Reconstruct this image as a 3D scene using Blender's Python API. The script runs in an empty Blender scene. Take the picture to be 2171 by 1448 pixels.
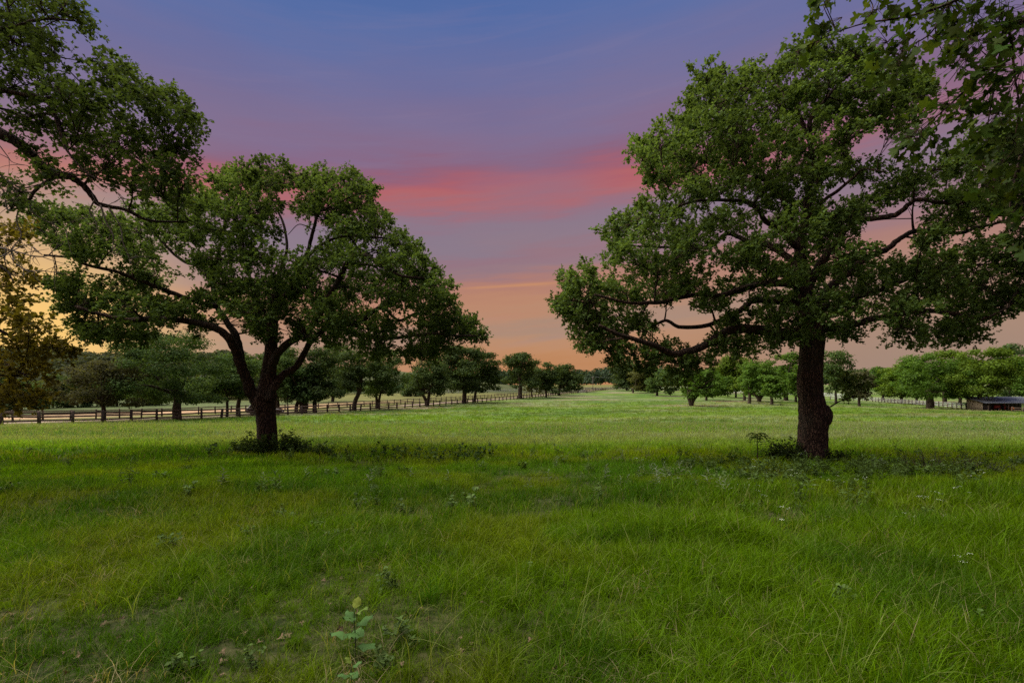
import bpy, math, random
import numpy as np
from mathutils import Vector, Matrix

rng = np.random.default_rng(7)
random.seed(7)
scene = bpy.context.scene
COL = scene.collection

# ------------------------------------------------------------------ camera
CAM_H, F, CU, HV = 1.75, 1085.0, 1085.5, 815.0     # eye height, focal length / centre / horizon of the photo
cam_data = bpy.data.cameras.new('camera')
cam = bpy.data.objects.new('camera', cam_data)
COL.objects.link(cam)
cam.location = (0, 0, CAM_H)
cam.rotation_euler = (math.radians(90), 0, 0)
cam_data.sensor_width = 36.0
cam_data.sensor_fit = 'HORIZONTAL'
cam_data.lens = 36.0 * F / 2171.0
cam_data.shift_y = (HV - 724.0) / 2171.0
cam_data.clip_start = 0.05
cam_data.clip_end = 8000
scene.camera = cam

# ------------------------------------------------------------------ colour / exposure
scene.view_settings.view_transform = 'Standard'
scene.view_settings.look = 'None'
scene.view_settings.gamma = 1.0
scene.view_settings.use_curve_mapping = False
scene.view_settings.exposure = 0.9
scene.cycles.use_denoising = False
scene.cycles.max_bounces = 8
scene.cycles.diffuse_bounces = 4
scene.cycles.transmission_bounces = 6
scene.cycles.transparent_max_bounces = 8
scene.cycles.sample_clamp_indirect = 4.0

def lin(r, g, b):
    f = lambda c: (c / 255 / 12.92) if c / 255 <= 0.04045 else ((c / 255 + 0.055) / 1.055) ** 2.4
    return (f(r), f(g), f(b))

SUN_AZ, SUN_EL = -70.0, 58.0      # degrees, left of the view axis; a broad fill sun, added high up to lift ground and trees
# ------------------------------------------------------------------ sky
world = bpy.data.worlds.new('World')
scene.world = world
world.use_nodes = True
nt = world.node_tree
for n in list(nt.nodes):
    nt.nodes.remove(n)

class NB:
    """tiny helper to write node graphs"""
    def __init__(s, tree): s.t = tree
    def n(s, typ, **kw):
        nd = s.t.nodes.new(typ)
        for k, v in kw.items(): setattr(nd, k, v)
        return nd
    def put(s, sock, v):
        if v is None: return
        if hasattr(v, 'is_linked') or isinstance(v, bpy.types.NodeSocket): s.t.links.new(v, sock)
        else: sock.default_value = v
    def math(s, op, a, b=None, c=None, clamp=False):
        nd = s.n('ShaderNodeMath', operation=op); nd.use_clamp = clamp
        s.put(nd.inputs[0], a); s.put(nd.inputs[1], b)
        if c is not None: s.put(nd.inputs[2], c)
        return nd.outputs[0]
    def mix(s, fac, a, b, blend='MIX'):
        nd = s.n('ShaderNodeMix', data_type='RGBA', blend_type=blend)
        s.put(nd.inputs[0], fac)
        for sock, v in ((nd.inputs[6], a), (nd.inputs[7], b)):
            if isinstance(v, tuple) and len(v) == 3: v = (*v, 1)
            s.put(sock, v)
        return nd.outputs[2]
    def noise(s, vec, scale, detail=3.0, rough=0.55, w=None):
        nd = s.n('ShaderNodeTexNoise')
        s.put(nd.inputs['Vector'], vec)
        nd.inputs['Scale'].default_value = scale
        nd.inputs['Detail'].default_value = detail
        nd.inputs['Roughness'].default_value = rough
        return nd.outputs['Fac']
    def vmul(s, vec, v):
        nd = s.n('ShaderNodeVectorMath', operation='MULTIPLY')
        s.put(nd.inputs[0], vec); nd.inputs[1].default_value = v
        return nd.outputs[0]
    def ramp(s, fac, stops, interp='LINEAR'):
        nd = s.n('ShaderNodeValToRGB')
        r = nd.color_ramp; r.interpolation = interp
        while len(r.elements) > 1: r.elements.remove(r.elements[-1])
        for i, (p, c) in enumerate(stops):
            e = r.elements[0] if i == 0 else r.elements.new(p)
            e.position = p; e.color = (*c, 1) if len(c) == 3 else c
        s.put(nd.inputs[0], fac)
        return nd.outputs[0]
    def maprange(s, v, a, b, c=0.0, d=1.0, smooth=True):
        nd = s.n('ShaderNodeMapRange'); nd.interpolation_type = 'SMOOTHSTEP' if smooth else 'LINEAR'
        s.put(nd.inputs[0], v)
        for i, x in enumerate((a, b, c, d)): nd.inputs[i + 1].default_value = x
        return nd.outputs[0]

B = NB(nt)
tc = B.n('ShaderNodeTexCoord')
dirv = tc.outputs['Generated']
sep = B.n('ShaderNodeSeparateXYZ'); B.put(sep.inputs[0], dirv)
dx, dy, dz = sep.outputs
el = B.math('MULTIPLY', B.math('ARCSINE', dz), 57.2958)
warp1 = B.noise(B.vmul(dirv, (2.2, 2.2, 9.0)), 1.3, 3.0, 0.5)
warp2 = B.noise(B.vmul(dirv, (1.6, 1.6, 30.0)), 1.7, 4.0, 0.6)
elw = B.math('SUBTRACT', el, B.math('MULTIPLY', dx, 4.6))
elw = B.math('ADD', elw, B.math('MULTIPLY', B.math('SUBTRACT', warp1, 0.5), 4.0))
elw = B.math('ADD', elw, B.math('MULTIPLY', B.math('SUBTRACT', warp2, 0.5), 3.0))
cmb = B.n('ShaderNodeCombineXYZ')
B.put(cmb.inputs[0], B.math('MULTIPLY', dx, 1.3)); B.put(cmb.inputs[1], B.math('MULTIPLY', B.math('SUBTRACT', el, B.math('MULTIPLY', dx, 7.0)), 0.16)); B.put(cmb.inputs[2], B.math('MULTIPLY', dy, 0.8))
streak = B.noise(cmb.outputs[0], 1.6, 6.0, 0.62)
cmb2 = B.n('ShaderNodeCombineXYZ')
B.put(cmb2.inputs[0], B.math('MULTIPLY', dx, 2.0)); B.put(cmb2.inputs[1], B.math('MULTIPLY', B.math('SUBTRACT', el, B.math('MULTIPLY', dx, 9.0)), 0.55)); B.put(cmb2.inputs[2], B.math('MULTIPLY', dy, 1.2))
fine = B.noise(cmb2.outputs[0], 1.8, 5.0, 0.6)
elw = B.math('ADD', elw, B.math('MULTIPLY', B.math('SUBTRACT', streak, 0.5), 4.6))
elw = B.math('ADD', elw, B.math('MULTIPLY', B.math('SUBTRACT', fine, 0.5), 2.2))
fac = B.math('DIVIDE', elw, 50.0, clamp=True)
S = lambda d, *c: (d / 50.0, lin(*c))
bands = B.ramp(fac, [
    S(0.0, 186, 130, 88), S(2.0, 192, 138, 98), S(4.6, 190, 143, 112), S(6.2, 162, 138, 124), S(7.6, 188, 140, 112),
    S(9.6, 186, 134, 108), S(11.4, 172, 122, 116), S(12.8, 144, 123, 134), S(14.2, 152, 114, 126), S(15.6, 138, 125, 140),
    S(17.4, 138, 120, 138), S(18.5, 156, 110, 124), S(19.7, 180, 104, 106), S(20.8, 176, 97, 106), S(22.4, 142, 98, 122), S(24.0, 134, 108, 138), S(26.5, 128, 113, 147),
    S(29.5, 117, 113, 154), S(33.0, 102, 112, 161), S(37.0, 82, 111, 168), S(50.0, 58, 88, 152)], 'B_SPLINE')
smooth = B.ramp(B.math('DIVIDE', el, 50.0, clamp=True), [
    S(0.0, 188, 136, 96), S(6, 184, 144, 118), S(12, 168, 126, 120), S(18, 142, 118, 136), S(24, 126, 110, 142),
    S(29, 110, 106, 150), S(34, 90, 108, 162), S(40, 70, 104, 168), S(50, 58, 88, 152)], 'B_SPLINE')
# the cloud bands thin out to the far right and behind the viewer
patch = B.noise(B.vmul(dirv, (1.5, 1.5, 4.0)), 1.9, 2.0, 0.5)
bandw = B.math('MULTIPLY', B.maprange(patch, 0.22, 0.5, 0.55, 1.0), B.maprange(dx, 0.2, 0.75, 1.0, 0.35))
sky = B.mix(bandw, smooth, bands)
sky = B.mix(B.math('MULTIPLY', B.maprange(fine, .50, .8), .09), sky, lin(176, 140, 150))
# right hand low sky: greyer
rg = B.math('MULTIPLY', B.maprange(dx, 0.15, 0.6, 0.0, 0.72), B.maprange(el, 1.0, 14.0, 1.0, 0.0))
sky = B.mix(rg, sky, lin(152, 136, 127))
# glow round the place where the sun went down
sd = (math.sin(math.radians(-43)) * math.cos(math.radians(3.5)), math.cos(math.radians(-43)) * math.cos(math.radians(3.5)), math.sin(math.radians(3.5)))
dot = B.n('ShaderNodeVectorMath', operation='DOT_PRODUCT'); B.put(dot.inputs[0], dirv); dot.inputs[1].default_value = sd
ang = B.math('ARCCOSINE', B.math('MINIMUM', dot.outputs['Value'], 1.0))
def gauss(sig): 
    q = B.math('DIVIDE', ang, sig)
    return B.math('EXPONENT', B.math('MULTIPLY', B.math('MULTIPLY', q, q), -1.0))
sky = B.mix(B.math('MULTIPLY', gauss(0.20), 0.85), sky, lin(200, 170, 142))
sky = B.mix(B.math('MULTIPLY', gauss(0.145), 0.97), sky, lin(255, 206, 120))
# thin sunlit streak
st = B.math('SUBTRACT', el, B.math('ADD', 10.9, B.math('MULTIPLY', dx, 3.6)))
st = B.math('EXPONENT', B.math('MULTIPLY', B.math('MULTIPLY', st, st), -40.0))
st = B.math('MULTIPLY', st, B.math('MULTIPLY', B.maprange(dx, -0.14, -0.05), B.maprange(dx, 0.04, 0.12, 1.0, 0.0)))
sky = B.mix(B.math('MULTIPLY', st, 0.32), sky, lin(226, 160, 92))
# physical dusk sky underneath it
nish = B.n('ShaderNodeTexSky'); nish.sky_type = 'NISHITA'; nish.sun_disc = False
nish.sun_elevation = math.radians(SUN_EL); nish.sun_rotation = math.radians(SUN_AZ)
bg1 = B.n('ShaderNodeBackground'); B.put(bg1.inputs[0], nish.outputs[0]); bg1.inputs[1].default_value = 0.0
bg2 = B.n('ShaderNodeBackground'); B.put(bg2.inputs[0], sky); bg2.inputs[1].default_value = 0.536
add = B.n('ShaderNodeAddShader'); nt.links.new(bg1.outputs[0], add.inputs[0]); nt.links.new(bg2.outputs[0], add.inputs[1])
out = B.n('ShaderNodeOutputWorld'); nt.links.new(add.outputs[0], out.inputs['Surface'])

# ------------------------------------------------------------------ added fill light (one soft high sun)
sl = bpy.data.lights.new('fill_sun', 'SUN')
sl.energy = 5.0
sl.angle = math.radians(84)
sl.color = (1.0, 0.92, 0.76)
so = bpy.data.objects.new('fill_sun', sl); COL.objects.link(so)
az, elv = math.radians(SUN_AZ), math.radians(SUN_EL)
sv = Vector((math.sin(az) * math.cos(elv), math.cos(az) * math.cos(elv), math.sin(elv)))
so.rotation_euler = sv.to_track_quat('Z', 'Y').to_euler()
so.location = (-40, 40, 40)

# ------------------------------------------------------------------ small maths
def sstep(a, b, x):
    t = np.clip((np.asarray(x, float) - a) / (b - a), 0, 1)
    return t * t * (3 - 2 * t)

_perm = np.random.default_rng(3).random((256, 256))
def vnoise(x, y):
    x = np.asarray(x, float); y = np.asarray(y, float)
    xi = np.floor(x).astype(int); yi = np.floor(y).astype(int)
    fx = x - xi; fy = y - yi
    fx = fx * fx * (3 - 2 * fx); fy = fy * fy * (3 - 2 * fy)
    g = lambda a, b: _perm[a & 255, b & 255]
    return (g(xi, yi) * (1 - fx) + g(xi + 1, yi) * fx) * (1 - fy) + (g(xi, yi + 1) * (1 - fx) + g(xi + 1, yi + 1) * fx) * fy
def fbm(x, y, o=4):
    s = 0; a = .5; t = 0
    for i in range(o):
        s = s + a * vnoise(x * 2 ** i + 17.3 * i, y * 2 ** i + 9.1 * i); t += a; a *= .5
    return s / t

_ky = np.array([-400, -20, 0, 20, 46, 68, 108, 155, 200, 280, 600, 4000.])
_kd = np.array([-1.0, -.3, 0, .85, 2.0, 2.75, 3.1, 2.9, 2.4, 1.25, 0.9, 0.9])
_gy = np.arange(-400, 4001, 1.0)
_gd = np.interp(_gy, _ky, _kd)
_k = np.exp(-0.5 * (np.arange(-15, 16) / 5.0) ** 2); _k /= _k.sum()
_gd = np.convolve(np.pad(_gd, 15, 'edge'), _k, 'valid')
_off = np.interp(0, _gy, _gd)
def zg(x, y):
    x = np.asarray(x, float); y = np.asarray(y, float)
    z = -(np.interp(y, _gy, _gd) - _off)
    z = z - 0.8 * sstep(60, 110, x) * sstep(60, 100, y) * sstep(260, 160, y)
    z = z + 0.10 * (fbm(x * .18 + 40, y * .18 + 40, 3) - .5) * sstep(2.0, 6, np.hypot(x, y))
    return z
def P(u, v, Y):
    return np.array([(u - CU) / F * Y, Y, CAM_H - (v - HV) / F * Y])
def gpt(u, Y):
    x = (u - CU) / F * Y
    return np.array([x, Y, float(zg(x, Y))])

# ------------------------------------------------------------------ mesh helpers
class MB:
    def __init__(s):
        s.v = []; s.q = []; s.t = []; s.r = []; s.n = 0
    def add(s, v, q=None, t=None, r=0.5):
        v = np.asarray(v, np.float32).reshape(-1, 3)
        if q is not None and len(q): s.q.append(np.asarray(q, np.int32) + s.n)
        if t is not None and len(t): s.t.append(np.asarray(t, np.int32) + s.n)
        s.v.append(v)
        s.r.append(np.full(len(v), r, np.float32) if np.isscalar(r) else np.asarray(r, np.float32))
        s.n += len(v)
    def mesh(s, name, mat=None, smooth=True):
        me = bpy.data.meshes.new(name)
        v = np.concatenate(s.v) if s.v else np.zeros((0, 3), np.float32)
        q = np.concatenate(s.q) if s.q else np.zeros((0, 4), np.int32)
        t = np.concatenate(s.t) if s.t else np.zeros((0, 3), np.int32)
        me.vertices.add(len(v)); me.vertices.foreach_set('co', v.ravel())
        me.loops.add(len(q) * 4 + len(t) * 3)
        me.loops.foreach_set('vertex_index', np.concatenate([q.ravel(), t.ravel()]).astype(np.int32))
        me.polygons.add(len(q) + len(t))
        ls = np.concatenate([np.arange(len(q)) * 4, len(q) * 4 + np.arange(len(t)) * 3]).astype(np.int32)
        me.polygons.foreach_set('loop_start', ls)
        if smooth: me.polygons.foreach_set('use_smooth', np.ones(len(q) + len(t), bool))
        a = me.attributes.new('rnd', 'FLOAT', 'POINT')
        a.data.foreach_set('value', np.concatenate(s.r) if s.r else np.zeros(0, np.float32))
        me.update(calc_edges=True)
        if mat is not None: me.materials.append(mat)
        return me

def obj(name, mb, mat=None, parent=None, smooth=True, loc=None, kind=None):
    me = mb if isinstance(mb, bpy.types.Mesh) else mb.mesh(name, mat, smooth)
    o = bpy.data.objects.new(name, me)
    COL.objects.link(o)
    if parent is not None: o.parent = parent
    if loc is not None: o.location = loc
    if kind: o['kind'] = kind
    return o
def thing(name, label, cat, loc=(0, 0, 0), rz=0.0, group=None):
    o = bpy.data.objects.new(name, None); COL.objects.link(o)
    o.empty_display_size = 0.3
    o.location = tuple(float(c) for c in loc); o.rotation_euler = (0, 0, rz)
    tag(o, label, cat, group)
    return o
def tag(o, label=None, cat=None, group=None, kind=None):
    if label: o['label'] = label
    if cat: o['category'] = cat
    if group: o['group'] = group
    if kind: o['kind'] = kind
    return o

def norm(a): return a / np.maximum(np.linalg.norm(a, axis=-1, keepdims=True), 1e-9)

def tube(mb, pts, rad, sides=8, cap=True, wob=0.0, rr=0.5):
    pts = np.asarray(pts, float); rad = np.broadcast_to(np.asarray(rad, float), (len(pts),)).copy()
    n = len(pts)
    T = np.gradient(pts, axis=0); T = norm(T)
    ref = np.array([0.0, 0, 1]) if abs(T[:, 2]).mean() < .8 else np.array([1.0, 0.05, 0])
    N = norm(np.cross(T, ref)); Bn = np.cross(T, N)
    a = np.linspace(0, 2 * np.pi, sides, endpoint=False)
    R = rad[:, None] * (1 + (wob * (rng.random((n, sides)) - .5) if wob else 0))
    V = pts[:, None] + R[..., None] * (np.cos(a)[None, :, None] * N[:, None] + np.sin(a)[None, :, None] * Bn[:, None])
    i = np.arange(n - 1)[:, None] * sides; j = np.arange(sides)[None]; j2 = (j + 1) % sides
    q = np.stack([i + j, i + j2, i + sides + j2, i + sides + j], -1).reshape(-1, 4)
    v = V.reshape(-1, 3); t = None
    if cap:
        v = np.vstack([v, pts[:1], pts[-1:]]); c0, c1 = n * sides, n * sides + 1
        k = np.arange(sides); k2 = (k + 1) % sides
        t = np.vstack([np.stack([np.full(sides, c0), k2, k], 1), np.stack([np.full(sides, c1), (n - 1) * sides + k, (n - 1) * sides + k2], 1)])
    mb.add(v, q, t, rr)

def tubes3(mb, A, Mid, C, r0, r1):
    """many thin three-sided twigs at once"""
    A, Mid, C = (np.asarray(x, float) for x in (A, Mid, C)); n = len(A)
    if n == 0: return
    T = norm(C - A); ref = np.where(abs(T[:, 2:3]) < .8, np.array([[0, 0, 1.]]), np.array([[1., 0, 0]]))
    N = norm(np.cross(T, ref)); Bn = np.cross(T, N)
    a = np.array([0, 2.094, 4.189])
    ring = np.cos(a)[None, :, None] * N[:, None] + np.sin(a)[None, :, None] * Bn[:, None]
    r0 = np.broadcast_to(r0, (n,)); r1 = np.broadcast_to(r1, (n,)); rm = (r0 + r1) / 2
    V = np.stack([A[:, None] + ring * r0[:, None, None], Mid[:, None] + ring * rm[:, None, None], C[:, None] + ring * r1[:, None, None]], 1)
    base = np.arange(n)[:, None, None] * 9; i = np.arange(2)[None, :, None] * 3; j = np.arange(3)[None, None]; j2 = (j + 1) % 3
    q = np.stack([base + i + j, base + i + j2, base + i + 3 + j2, base + i + 3 + j], -1).reshape(-1, 4)
    mb.add(V.reshape(-1, 3), q)

def box(mb, c, s, rz=0.0, r=0.5):
    c = np.asarray(c, float); s = np.asarray(s, float) / 2
    v = np.array([[x, y, z] for z in (-1, 1) for y in (-1, 1) for x in (-1, 1)], float) * s
    if rz:
        ca, sa = math.cos(rz), math.sin(rz)
        v = np.stack([v[:, 0] * ca - v[:, 1] * sa, v[:, 0] * sa + v[:, 1] * ca, v[:, 2]], 1)
    q = [[0, 2, 3, 1], [4, 5, 7, 6], [0, 1, 5, 4], [2, 6, 7, 3], [0, 4, 6, 2], [1, 3, 7, 5]]
    mb.add(v + c, q, None, r)

# leaf templates: (verts, quads, tris); x across, y along, z up
KITE = (np.array([[0, 0, 0], [-.42, .60, .10], [0, 1, -.03], [.42, .60, .10]]), None, [[0, 2, 1], [0, 3, 2]])
CARD = (np.array([[-.32, 0.05, 0], [.30, 0, .05], [.42, .9, .02], [-.36, 1, .04]]), [[0, 1, 2, 3]], None)
_o = np.array([[0, 0], [-.10, .20], [-.20, .34], [-.13, .46], [-.46, .60], [-.44, .80], [-.20, .76], [-.16, 1.0], [0, .96], [.16, 1.0], [.20, .76], [.44, .80], [.46, .60], [.13, .46], [.20, .34], [.10, .20]])
_ol = np.vstack([np.c_[_o, np.abs(_o[:, 0]) * .22 - _o[:, 1] ** 2 * .12], [[0, .55, -.02]]])
OAK = (_ol, None, [[16, (i + 1) % 16, i] for i in range(16)])
_s = np.array([[0, 0], [-.16, .32], [-.44, .62], [-.22, .76], [0, 1], [.22, .76], [.44, .62], [.16, .32]])
STAR = (np.vstack([np.c_[_s, np.abs(_s[:, 0]) * .2 - _s[:, 1] ** 2 * .1], [[0, .58, -.02]]]), None, [[8, (i + 1) % 8, i] for i in range(8)])

def leaves(mb, tmpl, C, D, N, size, rnd=None):
    n = len(C)
    if n == 0: return
    D = norm(D); X = norm(np.cross(D, N)); N = np.cross(X, D)
    tv, tq, tt = tmpl; m = len(tv)
    size = np.broadcast_to(size, (n,))[:, None, None]
    V = C[:, None] + size * (tv[None, :, 0:1] * X[:, None] + tv[None, :, 1:2] * D[:, None] + tv[None, :, 2:3] * N[:, None])
    off = np.arange(n)[:, None, None] * m
    q = (np.asarray(tq)[None] + off).reshape(-1, 4) if tq is not None else None
    t = (np.asarray(tt)[None] + off).reshape(-1, 3) if tt is not None else None
    if rnd is None: rnd = rng.random(n)
    mb.add(V.reshape(-1, 3), q, t, np.repeat(rnd, m))

def rdir(n):
    return norm(rng.normal(size=(n, 3)))
def bezier(a, b, c, n):
    t = np.linspace(0, 1, n)[:, None]
    return (1 - t) ** 2 * a + 2 * t * (1 - t) * b + t * t * c
def spline(pts, n):
    """Catmull-Rom through rows of pts (any number of columns)"""
    p = np.asarray(pts, float)
    p = np.vstack([2 * p[0] - p[1], p, 2 * p[-1] - p[-2]])
    m = len(p) - 3; out = []
    for i in range(m):
        k = max(2, int(round(n / m)))
        t = np.linspace(0, 1, k, endpoint=(i == m - 1))[:, None]
        a, b, c, d = p[i], p[i + 1], p[i + 2], p[i + 3]
        out.append(.5 * ((2 * b) + (c - a) * t + (2 * a - 5 * b + 4 * c - d) * t ** 2 + (3 * b - a - 3 * c + d) * t ** 3))
    return np.vstack(out)

# ------------------------------------------------------------------ materials
def new_mat(name):
    m = bpy.data.materials.new(name); m.use_nodes = True
    for n in list(m.node_tree.nodes): m.node_tree.nodes.remove(n)
    return m, NB(m.node_tree)
def surf(m, b, shader):
    o = b.n('ShaderNodeOutputMaterial'); m.node_tree.links.new(shader, o.inputs['Surface'])
def principled(b, color, rough=0.8, spec=0.3, bump=None, bstr=0.4, bdist=0.02, metallic=0.0):
    p = b.n('ShaderNodeBsdfPrincipled')
    b.put(p.inputs['Base Color'], (*color, 1) if isinstance(color, tuple) and len(color) == 3 else color)
    b.put(p.inputs['Roughness'], rough); p.inputs['Specular IOR Level'].default_value = spec
    p.inputs['Metallic'].default_value = metallic
    if bump is not None:
        bn = b.n('ShaderNodeBump'); bn.inputs['Strength'].default_value = bstr; bn.inputs['Distance'].default_value = bdist
        b.put(bn.inputs['Height'], bump); b.t.links.new(bn.outputs[0], p.inputs['Normal'])
    return p.outputs[0]
def simple_mat(name, c1, c2, scale=4.0, rough=0.8, spec=0.3, bstr=0.3, bdist=0.01, metallic=0.0, stretch=(1, 1, 1)):
    m, b = new_mat(name)
    co = b.n('ShaderNodeTexCoord').outputs['Object']
    f = b.noise(b.vmul(co, stretch), scale, 5.0, 0.6)
    f2 = b.maprange(f, 0.3, 0.7)
    surf(m, b, principled(b, b.mix(f2, c1, c2), rough, spec, f, bstr, bdist, metallic))
    return m

def leaf_mat(name, objcol=True, base=(0.05, 0.085, 0.02), trans=0.38, var=0.85, gloss=0.12, hue_b=(0.10, 0.12, 0.02)):
    m, b = new_mat(name)
    if objcol: col = b.n('ShaderNodeObjectInfo').outputs['Color']
    else: col = b.n('ShaderNodeRGB').outputs[0]; col.default_value = (*base, 1)
    at = b.n('ShaderNodeAttribute'); at.attribute_name = 'rnd'
    r = at.outputs['Fac']
    geo = b.n('ShaderNodeNewGeometry')
    pn = b.noise(geo.outputs['Position'], 0.55, 2.0, 0.5)
    k = b.math('ADD', b.math('MULTIPLY', r, var), 1.0 - var * .5)
    k = b.math('MULTIPLY', k, b.maprange(pn, 0.3, 0.7, 0.78, 1.22))
    cc = b.n('ShaderNodeVectorMath', operation='SCALE'); b.put(cc.inputs[0], col); b.put(cc.inputs['Scale'], k)
    c = b.mix(b.maprange(r, 0.86, 1.0, 0.0, 0.55), cc.outputs[0], hue_b)
    d = b.n('ShaderNodeBsdfDiffuse'); b.put(d.inputs[0], c)
    t = b.n('ShaderNodeBsdfTranslucent')
    b.put(t.inputs[0], b.mix(1.0, c, (1.25, 1.15, 0.55), 'MULTIPLY'))
    mx = b.n('ShaderNodeMixShader'); mx.inputs[0].default_value = trans
    b.t.links.new(d.outputs[0], mx.inputs[1]); b.t.links.new(t.outputs[0], mx.inputs[2])
    g = b.n('ShaderNodeBsdfGlossy'); g.inputs['Roughness'].default_value = 0.5; g.inputs[0].default_value = (1, 1, 1, 1)
    fr = b.n('ShaderNodeFresnel'); fr.inputs[0].default_value = 1.4
    mx2 = b.n('ShaderNodeMixShader'); b.put(mx2.inputs[0], gloss * .04)
    b.t.links.new(mx.outputs[0], mx2.inputs[1]); b.t.links.new(g.outputs[0], mx2.inputs[2])
    surf(m, b, mx2.outputs[0])
    return m

def bark_mat(name, c1, c2, scale=1.0):
    m, b = new_mat(name)
    co = b.n('ShaderNodeTexCoord').outputs['Object']
    v = b.n('ShaderNodeTexVoronoi'); v.feature = 'DISTANCE_TO_EDGE'
    nz = b.n('ShaderNodeTexNoise'); nz.inputs['Scale'].default_value = 6 * scale
    wv = b.n('ShaderNodeVectorMath', operation='ADD')
    b.put(wv.inputs[0], b.vmul(co, (1, 1, 0.28)))
    b.put(wv.inputs[1], b.vmul(nz.outputs['Color'], (0.12, 0.12, 0.12)))
    b.put(nz.inputs['Vector'], co)
    b.put(v.inputs['Vector'], wv.outputs[0]); v.inputs['Scale'].default_value = 17 * scale
    ridge = b.maprange(v.outputs['Distance'], 0.0, 0.22)
    fine = b.noise(co, 30 * scale, 4.0, .6)
    h = b.math('ADD', ridge, b.math('MULTIPLY', fine, .5))
    big = b.noise(co, 1.6, 3.0, .5)
    col = b.mix(ridge, c1, c2)
    col = b.mix(b.maprange(big, .42, .68, 0, .6), col, (0.034, 0.031, 0.022))
    surf(m, b, principled(b, col, 0.9, 0.15, h, 1.0, 0.035))
    return m

M_BARK = bark_mat('oak_bark', (0.015, 0.008, 0.0055), (0.074, 0.044, 0.030))
M_BARKF = simple_mat('distant_bark', (0.035, 0.026, 0.02), (0.075, 0.058, 0.045), 3.0, .9, .1)
M_DEAD = simple_mat('dead_twig', (0.09, 0.075, 0.065), (0.20, 0.17, 0.15), 8.0, .9, .1)
M_LEAF = leaf_mat('oak_leaf')
M_LEAFN = leaf_mat('near_oak_leaf', trans=0.4, var=.5)
M_WOOD = simple_mat('weathered_fence_wood', (0.035, 0.026, 0.022), (0.15, 0.11, 0.09), 5.0, .85, .2, .4, .01, stretch=(3, 3, .6))
M_RAIL = simple_mat('weathered_rail_wood', (0.05, 0.035, 0.028), (0.19, 0.13, 0.10), 5.0, .85, .2, .4, .01, stretch=(.4, 3, 3))
M_PAINT = simple_mat('faded_white_paint', (0.26, 0.27, 0.27), (0.42, 0.42, 0.42), 6.0, .7, .3, .2, .005)
M_GREYM = simple_mat('grey_metal', (0.20, 0.21, 0.22), (0.33, 0.34, 0.35), 5.0, .45, .5, .1, .005, .6)
M_LANE = simple_mat('gravel', (0.20, 0.15, 0.11), (0.34, 0.27, 0.21), 2.5, .95, .1, .6, .02)

# tint of the meadow at a place: green grass under the trees, darkened to put their shade into the colour, paler seeding pasture in the open, dry strip past the lane
def meadow(x, y):
    x = np.asarray(x, float); y = np.asarray(y, float)
    edge = 21.0 + 3.0 * (fbm(x * .12 + 3, y * .12 + 8, 3) - .5) * 2 - 2.0 * sstep(2, 12, x)
    open_ = sstep(-2.5, 5.0, y - edge)
    n1 = fbm(x * .09 + 11, y * .16 + 5, 4); n2 = fbm(x * .45 + 1, y * .45 + 7, 3); n3 = fbm(x * .035 + 60, y * .10 + 31, 4)
    shaded_lush = np.stack([0.068 + 0 * x, 0.132 + 0 * x, 0.0015 + 0 * x], -1)
    deep = np.array([0.026, 0.072, 0.003]); yel = np.array([0.110, 0.138, 0.003])
    w = (sstep(.44, .64, n1) * .9)[..., None]; shaded_lush = shaded_lush * (1 - .75 * w) + deep * .75 * w
    w = (sstep(.50, .66, fbm(x * .8 + 50, y * .8 + 20, 3)) * .6)[..., None]; shaded_lush = shaded_lush * (1 - w) + deep * w
    w = (sstep(.50, .72, n2) * .55)[..., None]; shaded_lush = shaded_lush * (1 - w) + yel * w
    past = np.stack([0.138 + 0 * x, 0.232 + 0 * x, 0.030 + 0 * x], -1)
    w = (sstep(.46, .60, n3) * .85)[..., None]; past = past * (1 - w) + np.array([0.205, 0.250, 0.105]) * w
    w = (sstep(.50, .66, n1) * .8)[..., None]; past = past * (1 - w) + np.array([0.082, 0.165, 0.030]) * w
    w = (sstep(.60, .70, fbm(x * .05 + 5, y * .14 + 77, 3)) * sstep(60, 90, y))[..., None]; past = past * (1 - w) + np.array([0.27, 0.235, 0.15]) * w
    c = shaded_lush * (1 - open_[..., None]) + past * open_[..., None]
    lift = 1.06 + .80 * sstep(9, 14, y) * (1 - open_); c = c * lift[..., None]  # grass colour brightened to offset the crown shade round the oaks
    return c, open_
# fence line (fitted to the post spacing in the photo) and its side
FK0 = np.array([(3.7 - CU) / F * 46.0, 46.0]); _fk = np.array([(3.7 + 83.6 - CU * (1 + .0541)) / F * 46 + (CU - 3.7) / F * 46.0, .0541 * 46])
FDIR = _fk; FUN = FDIR / np.linalg.norm(FDIR); FNRM = np.array([-FUN[1], FUN[0]])
def side(x, y): return (np.asarray(x) - FK0[0]) * FNRM[0] + (np.asarray(y) - FK0[1]) * FNRM[1]

def ground_tint(x, y):
    c, o = meadow(x, y)
    d = side(x, y) + 3.0 * (fbm(np.asarray(x) * .05, np.asarray(y) * .05, 3) - .5)
    along = (np.asarray(x) - FK0[0]) * FUN[0] + (np.asarray(y) - FK0[1]) * FUN[1]
    far = np.array([0.12, 0.16, 0.055]); strip = np.array([0.40, 0.26, 0.155]); yel = np.array([0.20, 0.20, 0.06])
    w = sstep(0, 2, d)[..., None]; c = c * (1 - w) + yel * w
    w = (sstep(17, 20, d))[..., None]; c = c * (1 - w) + strip * 1.6 * w
    w = sstep(30 , 38, d + along * .06)[..., None]; c = c * (1 - w) + far * w
    w = (sstep(60, 110, along) * sstep(15, 18, d))[..., None]; c = c * (1 - w) + (yel * 1.0) * w
    return c, o

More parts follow.
